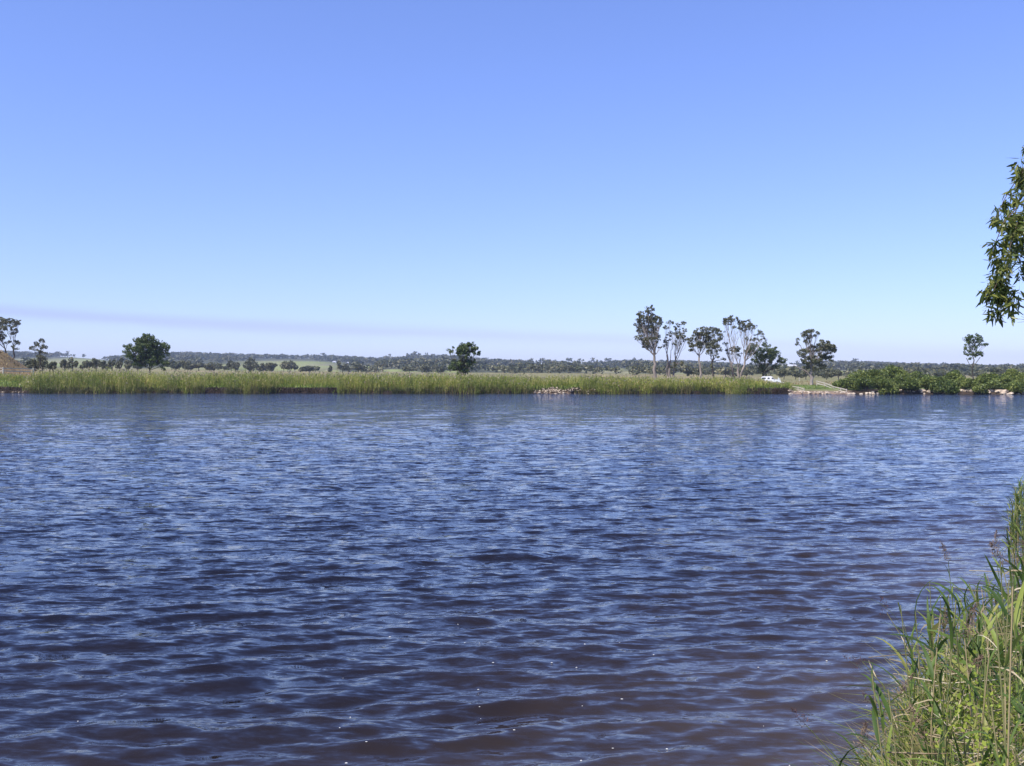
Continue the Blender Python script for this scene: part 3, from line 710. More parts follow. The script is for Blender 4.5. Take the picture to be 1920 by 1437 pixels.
# woodland on the hills (one mass)
def forest():
    rng = np.random.default_rng(77)
    N = 9500
    px = rng.uniform(-560, 2500, N*3); t = rng.uniform(0, 1, N*3)**0.8
    Y0_ = np.where(px > 1180, 430, np.where(px > 620, 560, 680)); Y = Y0_+t*(Y1-Y0_+40)
    py = ground_py(px, np.minimum(Y, Y1))
    cm = clear_mask(px, py)
    nz = vnoise(px*0.035, t*9.0, 61)
    thin = np.where((px < 660) & (t < 0.6), 0.22, 1.0); cm = np.where((t > .86) & (px > 430) & (px < 680), 0, cm)
    prob = thin*np.clip(1.15+0.7*nz, 0.2, 1.2)*(cm < 0.12)
    prob = prob*np.where(((px > 980) & (px < 1180) & (t > 0.88)), 0.12, 1)
    k = rng.uniform(0, 1.1, len(px)) < prob
    px, Y, t = px[k][:N], Y[k][:N], t[k][:N]
    x = (px-960)/F*Y; z = ground_z(x, Y)
    H = rng.uniform(6.5, 12.0, len(px))*np.clip(Y/1000, .55, 1.0)
    Vs, Fs = [], []; n = 0
    which = rng.integers(0, 8, len(px))
    for w in range(8):
        idx = np.where(which == w)[0]; V, Fq = protos[w]
        a = rng.uniform(0, 6.28, len(idx)); ca_, sa_ = np.cos(a), np.sin(a)
        sxy = H[idx]*rng.uniform(.95, 1.45, len(idx)); sz = H[idx]
        X_ = (V[None, :, 0]*ca_[:, None]-V[None, :, 1]*sa_[:, None])*sxy[:, None]+x[idx][:, None]
        Y_ = (V[None, :, 0]*sa_[:, None]+V[None, :, 1]*ca_[:, None])*sxy[:, None]+Y[idx][:, None]
        Z_ = V[None, :, 2]*sz[:, None]+z[idx][:, None]-0.12*sz[:, None]
        A = np.stack([X_, Y_, Z_], -1).reshape(-1, 3)
        f = Fq[None]+(np.arange(len(idx))*len(V))[:, None, None]
        Vs.append(A); Fs.append(f.reshape(-1, 4)+n); n += len(A)
    o = add('hill_woodland', np.concatenate(Vs), [np.concatenate(Fs)], M['wood_leaf'])
    tag(o, 'grey-green eucalypt woodland covering the far low hills', 'woodland', kind='stuff')
forest()

# ------------------------------------------------------------------ shrubs on the right bank
def shrub(k, px, top, base, rx, Y, label, grp='rounded green shrubs along the right bank'):
    rng = np.random.default_rng(900+k); s = Y/F
    x = (px-960)*s; zb = float(ground_z(np.array([x]), np.array([float(Y)]))[0])
    O = np.array([x, Y, zb]); zt = CAMH-(top-HOR)*s; H = zt-zb; R = rx*s*1.3
    root = empty('shrub', O); tag(root, label, 'shrub', grp)
    g = Geo()
    for _ in range(5):
        e = O+np.array([rng.uniform(-.7, .7)*R, rng.uniform(-.5, .5)*R, H*rng.uniform(.5, .8)])
        g.tube([O+[rng.uniform(-.2, .2), 0, -0.2], (O+e)/2+[0, 0, H*.1], e], [0.07, 0.05, 0.02], 5)
    g.obj('stems', M['bark_dark'], root, O)
    P = []; S = []
    nl = int(14+R*4.2)
    for q in range(nl):
        a = rng.uniform(0, 6.28); rad = math.sqrt(rng.uniform(0, 1))*.82
        hh = math.sqrt(max(0.0, 1-rad**2*.85))
        lr = rng.uniform(.34, .52)*min(R, H)*0.9
        zc = max(lr*0.6, (H-lr*.75)*hh*rng.uniform(.55, 1.0))
        c = O+np.array([math.cos(a)*rad*(R-lr*.4), math.sin(a)*rad*R*.7, zc])
        n = int(300*lr*lr/0.8)
        v = rng.normal(size=(n, 3)); v /= np.linalg.norm(v, axis=1, keepdims=True); v *= rng.uniform(.75, 1.03, (n, 1))*(1+0.12*np.sin(v[:, :1]*7+q)*np.cos(v[:, 2:]*6))
        P.append(c+v*lr*np.array([1, 1, .8]))
    P = np.concatenate(P); P = P[P[:, 2] > zb+0.05]
    V, Fq = diamonds(P, rng.uniform(.16, .34, len(P)), .6, .2, rng)
    add('foliage', V, [Fq], M['shrub_leaf'], root, O)
SHR = [(1588, 706, 737, 15, 160, 'first low shrub beside the foot of the right rail'), (1573, 712, 733, 10, 164, 'small dark shrub behind the lower right rail'),
       (1608, 693, 737, 20, 163, None), (1622, 706, 739, 16, 157, None), (1641, 689, 735, 22, 166, None), (1650, 702, 739, 17, 157, None),
       (1672, 683, 733, 22, 168, 'tallest shrub crest, above the middle of the left shrub mass'), (1668, 708, 739, 15, 156, None), (1690, 697, 738, 20, 160, None), (1712, 692, 736, 16, 166, None),
       (1708, 707, 739, 17, 156, None), (1738, 703, 738, 18, 158, None), (1742, 698, 735, 16, 166, None), (1763, 702, 737, 15, 160, None), (1757, 714, 739, 12, 155, None), (1786, 693, 735, 18, 166, None),
       (1782, 711, 739, 14, 155, None), (1805, 705, 738, 17, 158, None), (1820, 708, 738, 13, 156, None), (1842, 702, 735, 15, 165, None), (1838, 716, 739, 12, 154, 'lowest darkest shrub directly under the slender tree'), (1858, 697, 736, 17, 162, None),
       (1862, 711, 739, 14, 155, None), (1884, 700, 737, 17, 160, None), (1900, 690, 734, 17, 166, None), (1905, 711, 739, 17, 154, None), (1925, 697, 736, 20, 162, None), (1945, 704, 738, 22, 157, None), (1975, 695, 736, 26, 160, None), (2020, 700, 738, 28, 156, None)]
for k, (px, top, base, rx, Y, lab) in enumerate(SHR):
    gr = None
    if lab is None:
        lab = 'rounded bright green shrub %s on the stony right bank' % ('standing at the back' if Y > 161 else 'standing at the waterside')
        gr = 'rounded green shrubs along the right bank'
    shrub(k, px, top, base, rx, Y, lab)

# ------------------------------------------------------------------ far reeds and grass
def gz(x, y): return ground_z(np.asarray(x, float), np.asarray(y, float))
TOPX = [-300, 0, 45, 70, 130, 300, 400, 500, 640, 700, 870, 1000, 1100, 1250, 1400, 1425, 1445, 1465, 1485, 1500, 1600]
TOPY = [700, 702, 698, 693, 691, 696, 697, 697.5, 697, 699, 702, 703, 704.5, 706, 708, 711, 716, 720, 729, 733, 733]
def ribs(base, tip, w, rng):
    """thin leaning blades: base/tip (n,3), width w"""
    n = len(base); a = rng.uniform(0, np.pi, n)
    side = np.stack([np.cos(a), np.sin(a)*.4, np.zeros(n)], 1)*np.asarray(w)[:, None]*.5
    mid = base*.45+tip*.55 + rng.normal(size=(n, 3))*np.array([.05, .05, .02])
    V = np.stack([base-side, base+side, mid+side*.85, tip, mid-side*.85], 1).reshape(-1, 3)
    return V, np.arange(n*5).reshape(-1, 5)
def far_reeds():
    rng = np.random.default_rng(21)
    N = 26000
    px = rng.uniform(-260, 1486, N); d = np.where(rng.uniform(0, 1, N) < .36, rng.uniform(0, 2.6, N), rng.uniform(0.0, 1, N)**0.8*14)
    x = (px-960)/F*165; y = Yb(x)+d-0.4; x = (px-960)/F*y
    top = np.interp(px, TOPX, TOPY)
    # reeds stand down to the water in some stretches, further back in others
    wl_ = vnoise(px*0.035, px*0+1, 71)
    front = ((px > 42) & (px < 386)) | ((px > 425) & (px < 518)) | ((px > 632) & (px < 1000)) | ((px > 1088) & (px < 1400))
    start = np.where(front, np.clip(-0.1+1.2*wl_, -0.4, 1.2), 4.0)
    start = np.where((px > 990) & (px < 1085), 7.5, start)
    start = np.where(px < 42, 7.0, start); start = np.where(px > 1400, 3.5, start)
    keep = d-0.4 > start
    px, d, x, y, top = px[keep], d[keep], x[keep], y[keep], top[keep]; n = len(px)
    zb = gz(x, y)
    zt = CAMH-(top-HOR)/F*y
    lump = vnoise(x*0.9, y*0.9, 72)
    h = np.clip(zt-zb, .3, 4.0)*np.clip(.82+.10*lump+.12*vnoise(x*.22, y*.22, 73)+rng.normal(size=n)*.12, .45, 1.2)
    h *= np.clip(0.66+d/7.0, 0, 1)
    h = np.where(px < 60, np.minimum(h, 1.3), h)
    base = np.stack([x, y, zb-0.1], 1)
    lean = rng.normal(size=(n, 3))*.12*h[:, None]; lean[:, 2] = 0; lean[:, 0] += .05*h
    tip = base+lean; tip[:, 2] = zb+h
    V, Fq = ribs(base, tip, rng.uniform(.03, .07, n), rng)
    g = Geo(); g.put(V, Fq, 0)
    for k in range(3):
        f = rng.uniform(.2, .95, n)[:, None]
        P = base*(1-f)+tip*f
        t2 = P+np.stack([rng.normal(size=n)*.28, rng.normal(size=n)*.2, rng.uniform(.05, .45, n)], 1)
        V, Fq = ribs(P, t2, rng.uniform(.05, .10, n), rng); g.put(V, Fq, 0)
    m = rng.uniform(0, 1, n) < np.where(d > 4, .22, .08)
    P = tip[m]; k = m.sum()
    V, Fq = diamonds(P+np.array([0, 0, .05]), rng.uniform(.22, .42, k), .42, -1.5, rng); g.put(V, Fq, 1)
    o = g.obj('reed_bed', [M['reed_far'], M['plume_far']])
    tag(o, 'continuous bed of tall green and straw reeds lining the far bank', 'reeds', kind='stuff')
far_reeds()

# dark sedge clumps at the far waterline: one thing each
CL = [(62, 11), (78, 12), (90, 14), (105, 12), (124, 13), (140, 14), (156, 12), (172, 14), (196, 16), (214, 15), (240, 11), (262, 13), (285, 13), (306, 12), (330, 13), (352, 15), (374, 16),
      (432, 14), (450, 15), (476, 17), (497, 18), (512, 14), (640, 11), (664, 14), (688, 12), (715, 15), (742, 13), (770, 14), (798, 15), (824, 15), (850, 16), (884, 19), (901, 18), (925, 15), (948, 13), (972, 14), (992, 12),
      (1092, 11), (1112, 12), (1168, 12), (1184, 14), (1226, 16), (1246, 17), (1275, 17), (1290, 18), (1322, 18), (1336, 15), (1402, 10), (1436, 9)]
for k, (px, h) in enumerate(CL):
    rng = np.random.default_rng(1500+k)
    x = (px-960)/F*159; y = float(Yb(x))+rng.uniform(0.0, .6); x = (px-960)/F*y
    O = np.array([x, y, 0.0]); H = h*y/F*1.05; n = 150; W_ = rng.uniform(.45, .85)
    b = O+np.stack([rng.normal(size=n)*W_*.6, rng.normal(size=n)*.45, np.full(n, -.1)], 1)
    hh = H*np.clip(rng.normal(.8, .16, n), .3, 1.12)
    t = b+np.stack([(b[:, 0]-O[0])*.35+rng.normal(size=n)*.14, rng.normal(size=n)*.2, hh], 1)
    V, Fq = ribs(b, t, rng.uniform(.04, .09, n), rng); g = Geo(); g.put(V, Fq)
    f = rng.uniform(.3, .9, n)[:, None]; P = b*(1-f)+t*f
    V, Fq = ribs(P, P+np.stack([rng.normal(size=n)*.2, rng.normal(size=n)*.15, rng.uniform(0, .35, n)], 1), rng.uniform(.05, .09, n), rng); g.put(V, Fq)
    o = g.obj('sedge_clump', M['reed_dark'], None, O)
    if px == 884: lab, gr = 'large dark sedge clump just right of the two-tiered tree, at the water', None
    else:
        side = 'left of the round tree' if px < 281 else 'between the round tree and the bare bank' if px < 600 else 'between the bare bank and the two-tiered tree' if px < 870 else 'between the two-tiered tree and the stone pile' if px < 1000 else 'right of the stone pile'
        lab, gr = 'dark sedge clump at the far waterline ' + side, 'dark sedge clumps at the far waterline'
    tag(o, lab, 'sedge', gr)

def far_grass():
    rng = np.random.default_rng(23); N = 24000
    px = rng.uniform(-260, 1600, N); d = rng.uniform(0, 1, N)**1.0*20
    x = (px-960)/F*165; y = Yb(x)+d+.35; x = (px-960)/F*y
    low = ((px > 1482) & (px < 1600)); pile = (px > 1000) & (px < 1078)
    keep = ~(low & (d < 6)) & ~(pile & (d < 4.0))
    keep &= ~(low & (rng.uniform(0, 1, N) < .5))
    px, d, x, y = px[keep], d[keep], x[keep], y[keep]; n = len(px)
    zb = gz(x, y)
    h = rng.uniform(.25, .75, n)*np.where(low[keep], .35, 1)
    b = np.stack([x, y, zb-.05], 1)
    t = b+np.stack([rng.normal(size=n)*.22, rng.normal(size=n)*.2-.06, h], 1)
    # grass hanging over the lip of the bank
    V, Fq = ribs(b, t, rng.uniform(.09, .2, n), rng)
    o = add('bank_grass', V, [Fq], M['grass_far']); tag(o, 'bright green grass covering the top of the far bank', 'grass', kind='stuff')
    # roots and dead stalks on the eroded edge
    N = 12000; px = rng.uniform(-200, 1480, N); x = (px-960)/F*159; fr = (((px > 42) & (px < 386)) | ((px > 425) & (px < 518)) | ((px > 632) & (px < 1000)) | ((px > 1088) & (px < 1400)))
    ok = ~fr | (rng.uniform(0, 1, N) < .2); px, x = px[ok], x[ok]; N = len(px)
    y = Yb(x)+rng.uniform(-.35, .5, N); x = (px-960)/F*y
    b = np.stack([x, y, rng.uniform(-.05, .85, N)], 1); t = b+np.stack([rng.normal(size=N)*.16, -rng.uniform(0, .3, N), rng.uniform(.0, .5, N)], 1)
    V, Fq = ribs(b, t, rng.uniform(.04, .10, N), rng)
    o = add('bank_roots', V, [Fq], M['soil_leaf']); tag(o, 'dark roots and dead stalks along the eroded edge of the far bank', 'roots', kind='stuff')
M['soil_leaf'] = leaf_mat('soil_leaf', [(0, (0.025, 0.018, 0.012)), (0.7, (0.09, 0.06, 0.04)), (1, (0.22, 0.15, 0.11))], trans=0, spec=.1)
far_grass()

def dry_tufts():
    rng = np.random.default_rng(29); n = 9000
    x = np.concatenate([rng.normal(-114, 9, 4500), rng.uniform(-150, 130, 4500)]); y = np.concatenate([rng.uniform(192, 216, 4500), rng.uniform(178, 300, 4500)])
    zb = gz(x, y); b = np.stack([x, y, zb-.03], 1)
    t = b+np.stack([rng.normal(size=n)*.18, rng.normal(size=n)*.15, rng.uniform(.1, .45, n)], 1)
    V, Fq = ribs(b, t, rng.uniform(.10, .28, n), rng)
    o = add('dry_grass', V, [Fq], M['dry_tuft']); tag(o, 'dry straw-brown grass tufts on the mound and the paddock behind the reeds', 'grass', kind='stuff')
M['dry_tuft'] = leaf_mat('dry_tuft', [(0, (0.13, 0.10, 0.045)), (0.6, (0.27, 0.20, 0.10)), (1, (0.38, 0.31, 0.17))], trans=.2, spec=.1, pn=.15)
dry_tufts()

# ------------------------------------------------------------------ rocks
def rock_mesh(seed):
    rng = np.random.default_rng(seed)
    import bmesh
    bm = bmesh.new(); bmesh.ops.create_icosphere(bm, subdivisions=1, radius=.5)
    for v in bm.verts:
        k = rng.uniform(.75, 1.15); v.co = Vector((v.co.x*k*1.2, v.co.y*k, v.co.z*k*.75))
    me = bpy.data.meshes.new('rock'); bm.to_mesh(me); bm.free(); me.materials.append(M['rock']); return me
RM = [rock_mesh(40+k) for k in range(7)]
def rock(x, y, z, s, label, grp, rng):
    o = bpy.data.objects.new('rock', RM[rng.integers(0, 7)]); link(o)
    o.location = (x, y, z); o.rotation_euler = tuple(rng.uniform(-.5, .5, 2))+(rng.uniform(0, 6.28),)
    s = float(s); o.scale = (s*rng.uniform(.8, 1.4), s, s*rng.uniform(.8, 1.1))
    tag(o, label, 'rock', grp)
rr = np.random.default_rng(88)
for k in range(112):
    px = 1034+rr.normal()*17 if k > 40 else rr.uniform(1002, 1115); d = abs(rr.normal())*2.0*math.exp(-((px-1030)/28)**2)+rr.uniform(-.3, .5)
    px = max(px, 1003)
    x = (px-960)/F*159; y = float(Yb(x))+d; x = (px-960)/F*y
    z = float(gz([x], [y])[0]) + 0.10
    z = z + rr.uniform(-.05, .2)*math.exp(-((px-1032)/22)**2)
    rock(x, y, z, rr.uniform(.18, .62)**1.0*(1.2 if k % 9 == 0 else .9), 'pale tumbled rock in the heap at the water in the middle of the far bank', 'rocks heaped at the waterline in mid bank', rr)
for k in range(38):
    px = rr.uniform(1478, 1592); d = abs(rr.normal()*.7)-.1
    x = (px-960)/F*155; y = float(Yb(x))+d; x = (px-960)/F*y
    rock(x, y, float(gz([x], [y])[0])+.08, rr.uniform(.22, .52), 'pinkish rock along the foot of the landing between the rails', 'rocks along the landing', rr)
for k in range(140):
    px = rr.uniform(1592, 1960); d = abs(rr.normal()*.5)-.25
    x = (px-960)/F*152; y = float(Yb(x))+d; x = (px-960)/F*y
    rock(x, y, float(gz([x], [y])[0])+.10, rr.uniform(.35, .9), 'weathered rock at the waterline below the right shrubs', 'rocks below the right shrubs', rr)
for k in range(7):
    px = rr.uniform(2, 44); x = (px-960)/F*164; y = float(Yb(x))+rr.uniform(-.1, .4); x = (px-960)/F*y
    rock(x, y, .1, rr.uniform(.3, .5), 'small pale rock under the bank at the far left edge', 'rocks at the far left edge', rr)
for px, py in ((1466, 725), (1469, 726)):
    y = 163.0; p = at(px, py, y)
    o = bpy.data.objects.new('sandstone_rock', RM[1]); link(o); o.location = (float(p[0]), y, float(p[2])); o.scale = (.6, .5, .4)
    tag(o, 'cream stone lying alone on the grass left of the landing', 'rock', 'two cream stones on the grass')

# ------------------------------------------------------------------ rail fences
def R_from(d):
    d = d/np.linalg.norm(d); s = np.cross(d, [0, 0, 1.0]); s /= np.linalg.norm(s); u = np.cross(s, d)
    return np.stack([d, s, u], 1)
def fence(name, label, tops, Y, drops, postw=.13, rails=(0.0, 0.45, 0.9), post_h=1.15, mat='fence_wood'):
    pts = [at(px, py, yy) for (px, py), yy in zip(tops, Y)]
    O = pts[0].copy(); O[2] -= post_h
    root = empty(name, O); tag(root, label, 'fence')
    for i_, p in enumerate(pts):
        g = Geo(); zb = min(float(gz([p[0]], [p[1]])[0]), p[2]-post_h); hh = p[2]+.06-zb+.2
        g.box([p[0], p[1]+.10, p[2]+.06-hh/2], [postw, postw, hh]); g.obj('post', M[mat], root, O)
    for a, b in zip(pts[:-1], pts[1:]):
        for r_ in rails:
            d = b-a; g = Geo(); c = (a+b)/2-np.array([0, 0, r_+.06]); L = np.linalg.norm(d)
            g.box(c, [L-.01, .05, .15], R=R_from(d)); g.obj('rail', M[mat], root, O)
fence('rail_fence', 'pale three-rail timber fence stepping down to the water, right side of landing', [(1532, 714.5), (1547, 718), (1562.5, 724.5), (1577, 728), (1588, 730.5)], [170, 166.5, 162, 158.5, 156], None, rails=(0.0, .38, .76), post_h=1.0)
fence('rail_fence', 'pale low two-rail timber fence running down the left side of landing', [(1466, 716.5), (1474, 719.5), (1483, 723.5), (1497, 726), (1508, 728.5)], [172, 169, 165, 161, 158], None, rails=(0.0, .34), post_h=.8)
fence('paddock_fence', 'old timber fence with one grey rail at the far left edge', [(-40, 689.5), (5, 689.5), (62, 691.0)], [180, 180, 184], None, rails=(0.05, .55), post_h=1.6, postw=.22)
# far paddock posts
g = Geo(); p = at(1499, 714, 300); g.tube([p+[0, 0, -.3], p+[0, 0, 1.0]], [.1, .09], 6); g.box(p+[0, 0, 1.02], [.26, .26, .05])
o = g.obj('paddock_post', M['fence_wood'], None, p); tag(o, 'lone pale post in the dry paddock behind the landing', 'post')
# white marker post with a pale board at the head of the left rail
p = at(1459.5, 719, 174); root = empty('marker_post', p); tag(root, 'white marker post with angled board at the top of the left rail', 'sign')
g = Geo(); g.box(p+[0, 0, .45], [.12, .12, 1.1]); g.obj('post', M['white_paint'], root, p)
g = Geo(); g.box(p+[.18, -.09, .72], [.26, .04, .18], R=R_from(np.array([1, .0, -.25]))); g.obj('board', M['white_paint'], root, p)
g = Geo(); g.box(p+[-.16, 0, .62], [.3, .06, .08], R=R_from(np.array([1, .0, -.75]))); g.obj('brace', M['white_paint'], root, p)

# ------------------------------------------------------------------ white car
def car():
    Y = 200.0; p = at(1445, 706, Y); zt = p[2]; H = 1.62
    L = 3.95; O = np.array([p[0], Y, zt-H]); root = empty('parked_car', O); root.rotation_euler = (0, 0, math.radians(-14))
    tag(root, 'white station wagon half hidden by grass beneath the dark olive tree', 'car')
    h = L/2; W = .84
    # side profile (x forward = right), lower body and greenhouse
    low = [(-h, .35), (-h, .95), (-h+.06, 1.02), (h-1.25, 1.02), (h-.12, .84), (h, .68), (h, .35)]
    def prism(prof, w0, w1, z0, z1):
        g = Geo(); n = len(prof)
        def wd(z): t = min(1, max(0, (z-z0)/(z1-z0))); return w0*(1-t)+w1*t
        V = [(x, -wd(z), z) for x, z in prof]+[(x, wd(z), z) for x, z in prof]
        g.put(V, [list(range(n))[::-1]]); g.put(V, [list(range(n, 2*n))])
        g.put(V, [[i, (i+1) % n, (i+1) % n+n, i+n] for i in range(n)]); return g
    b = prism(low, W, W, 0, 1); b.obj('body', M['car_white'], root)
    cab = [(-h+.10, 1.025), (-h+.24, 1.50), (-h+.42, 1.60), (h-1.95, H), (h-1.70, 1.56), (h-1.15, 1.025)]
    prism(cab, W-.03, W-.16, 1.0, H).obj('cabin', M['car_white'], root)
    def win(x0, x1, x2, x3, name='window'):
        for sgn in (-1, 1):
            y0 = sgn*(W-.035+.006); y1 = sgn*(W-.135+.006); g = Geo()
            z0, z1 = 1.10, 1.45
            V = [(x0, y0, z0), (x1, y0, z0), (x2, y1, z1), (x3, y1, z1), (x0, y0-sgn*.03, z0), (x1, y0-sgn*.03, z0), (x2, y1-sgn*.03, z1), (x3, y1-sgn*.03, z1)]
            g.put(V, [[0, 1, 2, 3], [7, 6, 5, 4], [0, 4, 5, 1], [1, 5, 6, 2], [2, 6, 7, 3], [3, 7, 4, 0]]); g.obj(name, M['glass'], root)
    win(-h+.24, -h+1.02, -h+1.02, -h+.34); win(-h+1.36, -h+1.82, -h+1.74, -h+1.40); win(-h+2.16, -h+2.68, -h+2.30, -h+2.16)
    g = Geo(); xa, xb = h-1.16, h-1.62
    V = [(xa+.02, -.70, 1.06), (xa+.02, .70, 1.06), (xb+.03, .60, 1.50), (xb+.03, -.60, 1.50)]; V += [(a-.04, c, e-.03) for a, c, e in V]
    g.put(V, [[0, 1, 2, 3], [7, 6, 5, 4], [0, 4, 5, 1], [1, 5, 6, 2], [2, 6, 7, 3], [3, 7, 4, 0]]); g.obj('windscreen', M['glass'], root)
    for sx in (-h+.75, h-.72):
        for sy in (-1, 1):
            y0 = sy*(W-.12)
            tv, tf = tube([(sx, y0-sy*.12, .31), (sx, y0+sy*.13, .31)], [.31, .31], 18)
            w = Geo(); w.put(tv, tf); w.put(tv, [list(range(18))]); w.put(tv, [list(range(18, 36))[::-1]]); wo = w.obj('wheel', M['tyre'], root)
            rv, rf = tube([(sx, y0+sy*.10, .31), (sx, y0+sy*.14, .31)], [.19, .18], 12)
            r_ = Geo(); r_.put(rv, rf); r_.put(rv, [list(range(12, 24))[::-1]]); r_.obj('rim', M['roof_iron'], wo)
    for sy in (-1, 1):
        g = Geo(); g.box([h-.01, sy*.58, .66], [.06, .34, .14]); g.obj('headlight', M['glass'], root)
        g = Geo(); g.box([-h+.01, sy*.70, .80], [.05, .18, .26]); g.obj('tail_light', M['roof_red'], root)
        g = Geo(); g.box([h-1.32, sy*(W+.08), 1.06], [.10, .16, .12]); g.obj('mirror', M['trim'], root)
    for xx, n_ in ((h, 'front_bumper'), (-h, 'rear_bumper')):
        g = Geo(); g.box([xx, 0, .44], [.14, 1.6, .2]); g.obj(n_, M['trim'], root)
car()

# ------------------------------------------------------------------ farm buildings far away
def house(label, px, py, w, h, Y, roofm='roof_iron', wall='house_wall', d=8.0, cat='house', name='farm_house', yaw=0.0):
    """py = row of the eave line; w,h wall size in metres"""
    p = at(px, py, Y); O = np.array([p[0], Y, p[2]-h]); root = empty(name, O); root.rotation_euler = (0, 0, yaw); tag(root, label, cat)
    g = Geo(); g.box([0, 0, h/2-1], [w, d, h+2]); g.obj('wall', M[wall], root)
    r = Geo(); e = .5; rh = min(d, w)*.28; x, y = w/2+e, d/2+e
    V = [(-x, -y, h), (x, -y, h), (x, y, h), (-x, y, h), (-x+rh, 0, h+rh), (x-rh, 0, h+rh)]
    r.put(V, [[0, 1, 5, 4], [2, 3, 4, 5]]); r.put(V, [[1, 2, 5], [3, 0, 4]]); r.put(V, [[3, 2, 1, 0]]); ro = r.obj('roof', M[roofm], root)
    n = max(1, int(w/4))
    for k in range(n):
        xx = (k+.5)/n*w-w/2
        if k == n//2 and n > 1:
            g = Geo(); g.box([xx, -d/2-.02, 1.05], [1.0, .08, 2.1]); g.obj('door', M['bark_dark'], root)
        else:
            g = Geo(); g.box([xx, -d/2-.02, h*.58], [1.4, .08, 1.1]); g.obj('window', M['glass'], root)
house('small white house among trees at the right end of the green pasture', 653, 681, 5.0, 5.5, 1500, wall='white_paint')
house('tiny white shed left of the white house near the pasture', 627, 679, 5.0, 2.6, 1500, wall='white_paint', cat='shed', name='farm_shed', d=5)
house('white gabled house on the skyline left of the two-tiered tree', 800, 671.5, 13.0, 4.0, 2050, wall='white_paint')
house('little pale shed below the skyline house', 736, 691.5, 4.5, 3.2, 1150, wall='white_paint', cat='shed', name='farm_shed', d=5)
house('long white-roofed farm building between the dark tree and pale gum', 1478, 687.2, 26.0, 3.6, 1500, wall='house_wall', d=10)
house('grey-roofed house seen through the gum row', 1331, 695.5, 9.0, 3.0, 1150)
house('long low white shed above the right shrubs', 1758, 696.0, 19.0, 3.2, 1350, wall='white_paint', cat='shed', name='farm_shed', d=9)
house('reddish-roofed house joined left of the long white shed', 1735, 698.0, 12.0, 2.8, 1300, roofm='roof_red')
house('pale farmhouse on the hill crest left of the tall gum', 1133, 678, 6.0, 3.2, 2050)

# ------------------------------------------------------------------ near reeds
def strip(L, w, curve, twist, rng, fold=.25, seg=7):
    """a reed leaf: grows along +X/up and arches over"""
    t = np.linspace(0, 1, seg); ang0 = curve[0]; ang1 = curve[1]
    a = ang0+(ang1-ang0)*t**1.4; ds = L/(seg-1)
    x = np.concatenate([[0], np.cumsum(np.cos(a[:-1])*ds)]); z = np.concatenate([[0], np.cumsum(np.sin(a[:-1])*ds)])
    prof = w*.5*np.clip(np.minimum((t+.12)*4.5, (1.0-t)**.7*1.45), 0, 1)
    V = []
    for k in range(seg):
        nrm = np.array([-math.sin(a[k]), 0, math.cos(a[k])]); tw = twist*t[k]; c = np.array([x[k], 0, z[k]])
        s_ = np.array([0, math.cos(tw), 0])+nrm*math.sin(tw)
        V += [c+s_*prof[k]+nrm*prof[k]*fold, c, c-s_*prof[k]+nrm*prof[k]*fold]
    V = np.array(V); Fq = []
    for k in range(seg-1):
        for j_ in range(2): Fq.append([k*3+j_, k*3+j_+1, k*3+j_+4, k*3+j_+3])
    return V, np.array(Fq)
lr = np.random.default_rng(500)
LEAF = [mesh_data('leaf', V, [Fq], M['reed_leaf'], smooth=True) for V, Fq in (strip(lr.uniform(.22, .42), lr.uniform(.010, .024), (math.radians(lr.uniform(50, 80)), math.radians(lr.uniform(-50, 50))), lr.uniform(-1.2, 1.2), lr) for _ in range(12))]
DRYLEAF = [mesh_data('dry_leaf', V, [Fq], M['reed_dry'], smooth=True) for V, Fq in (strip(lr.uniform(.22, .4), lr.uniform(.008, .015), (math.radians(lr.uniform(10, 40)), math.radians(-85)), lr.uniform(-2, 2), lr) for _ in range(5))]
def plume_mesh(seed, mat, L=.17, n=170, droop=.5, sz=.020):
    rng = np.random.default_rng(seed); f = rng.uniform(0, 1, n)
    P = np.stack([f*L*droop+rng.normal(size=n)*.018*(1.2-f), rng.normal(size=n)*.018*(1.2-f), f*L*(1-droop*.4)], 1)
    V, Fq = diamonds(P, sz*rng.uniform(.6, 1.5, n), .16, -.8, rng); return mesh_data('seed_head', V, [Fq], mat)
PLUME = [plume_mesh(600+k, M['plume']) for k in range(4)]
SEDGE = [plume_mesh(620+k, M['sedge_head'], .12, 90, .6, .016) for k in range(3)]
STEMS = []
for k in range(8):
    H = 1.0; bend = lr.uniform(-.10, .10); b2 = lr.uniform(-.05, .05)
    t = np.linspace(0, 1, 8); P = np.stack([bend*t**2, b2*np.sin(t*4)*t, t*H], 1)
    V, Fq = tube(P, np.linspace(.0040, .0022, 8), 5)
    STEMS.append((P, mesh_data('stem', V, [Fq], M['reed_stem'], smooth=True)))
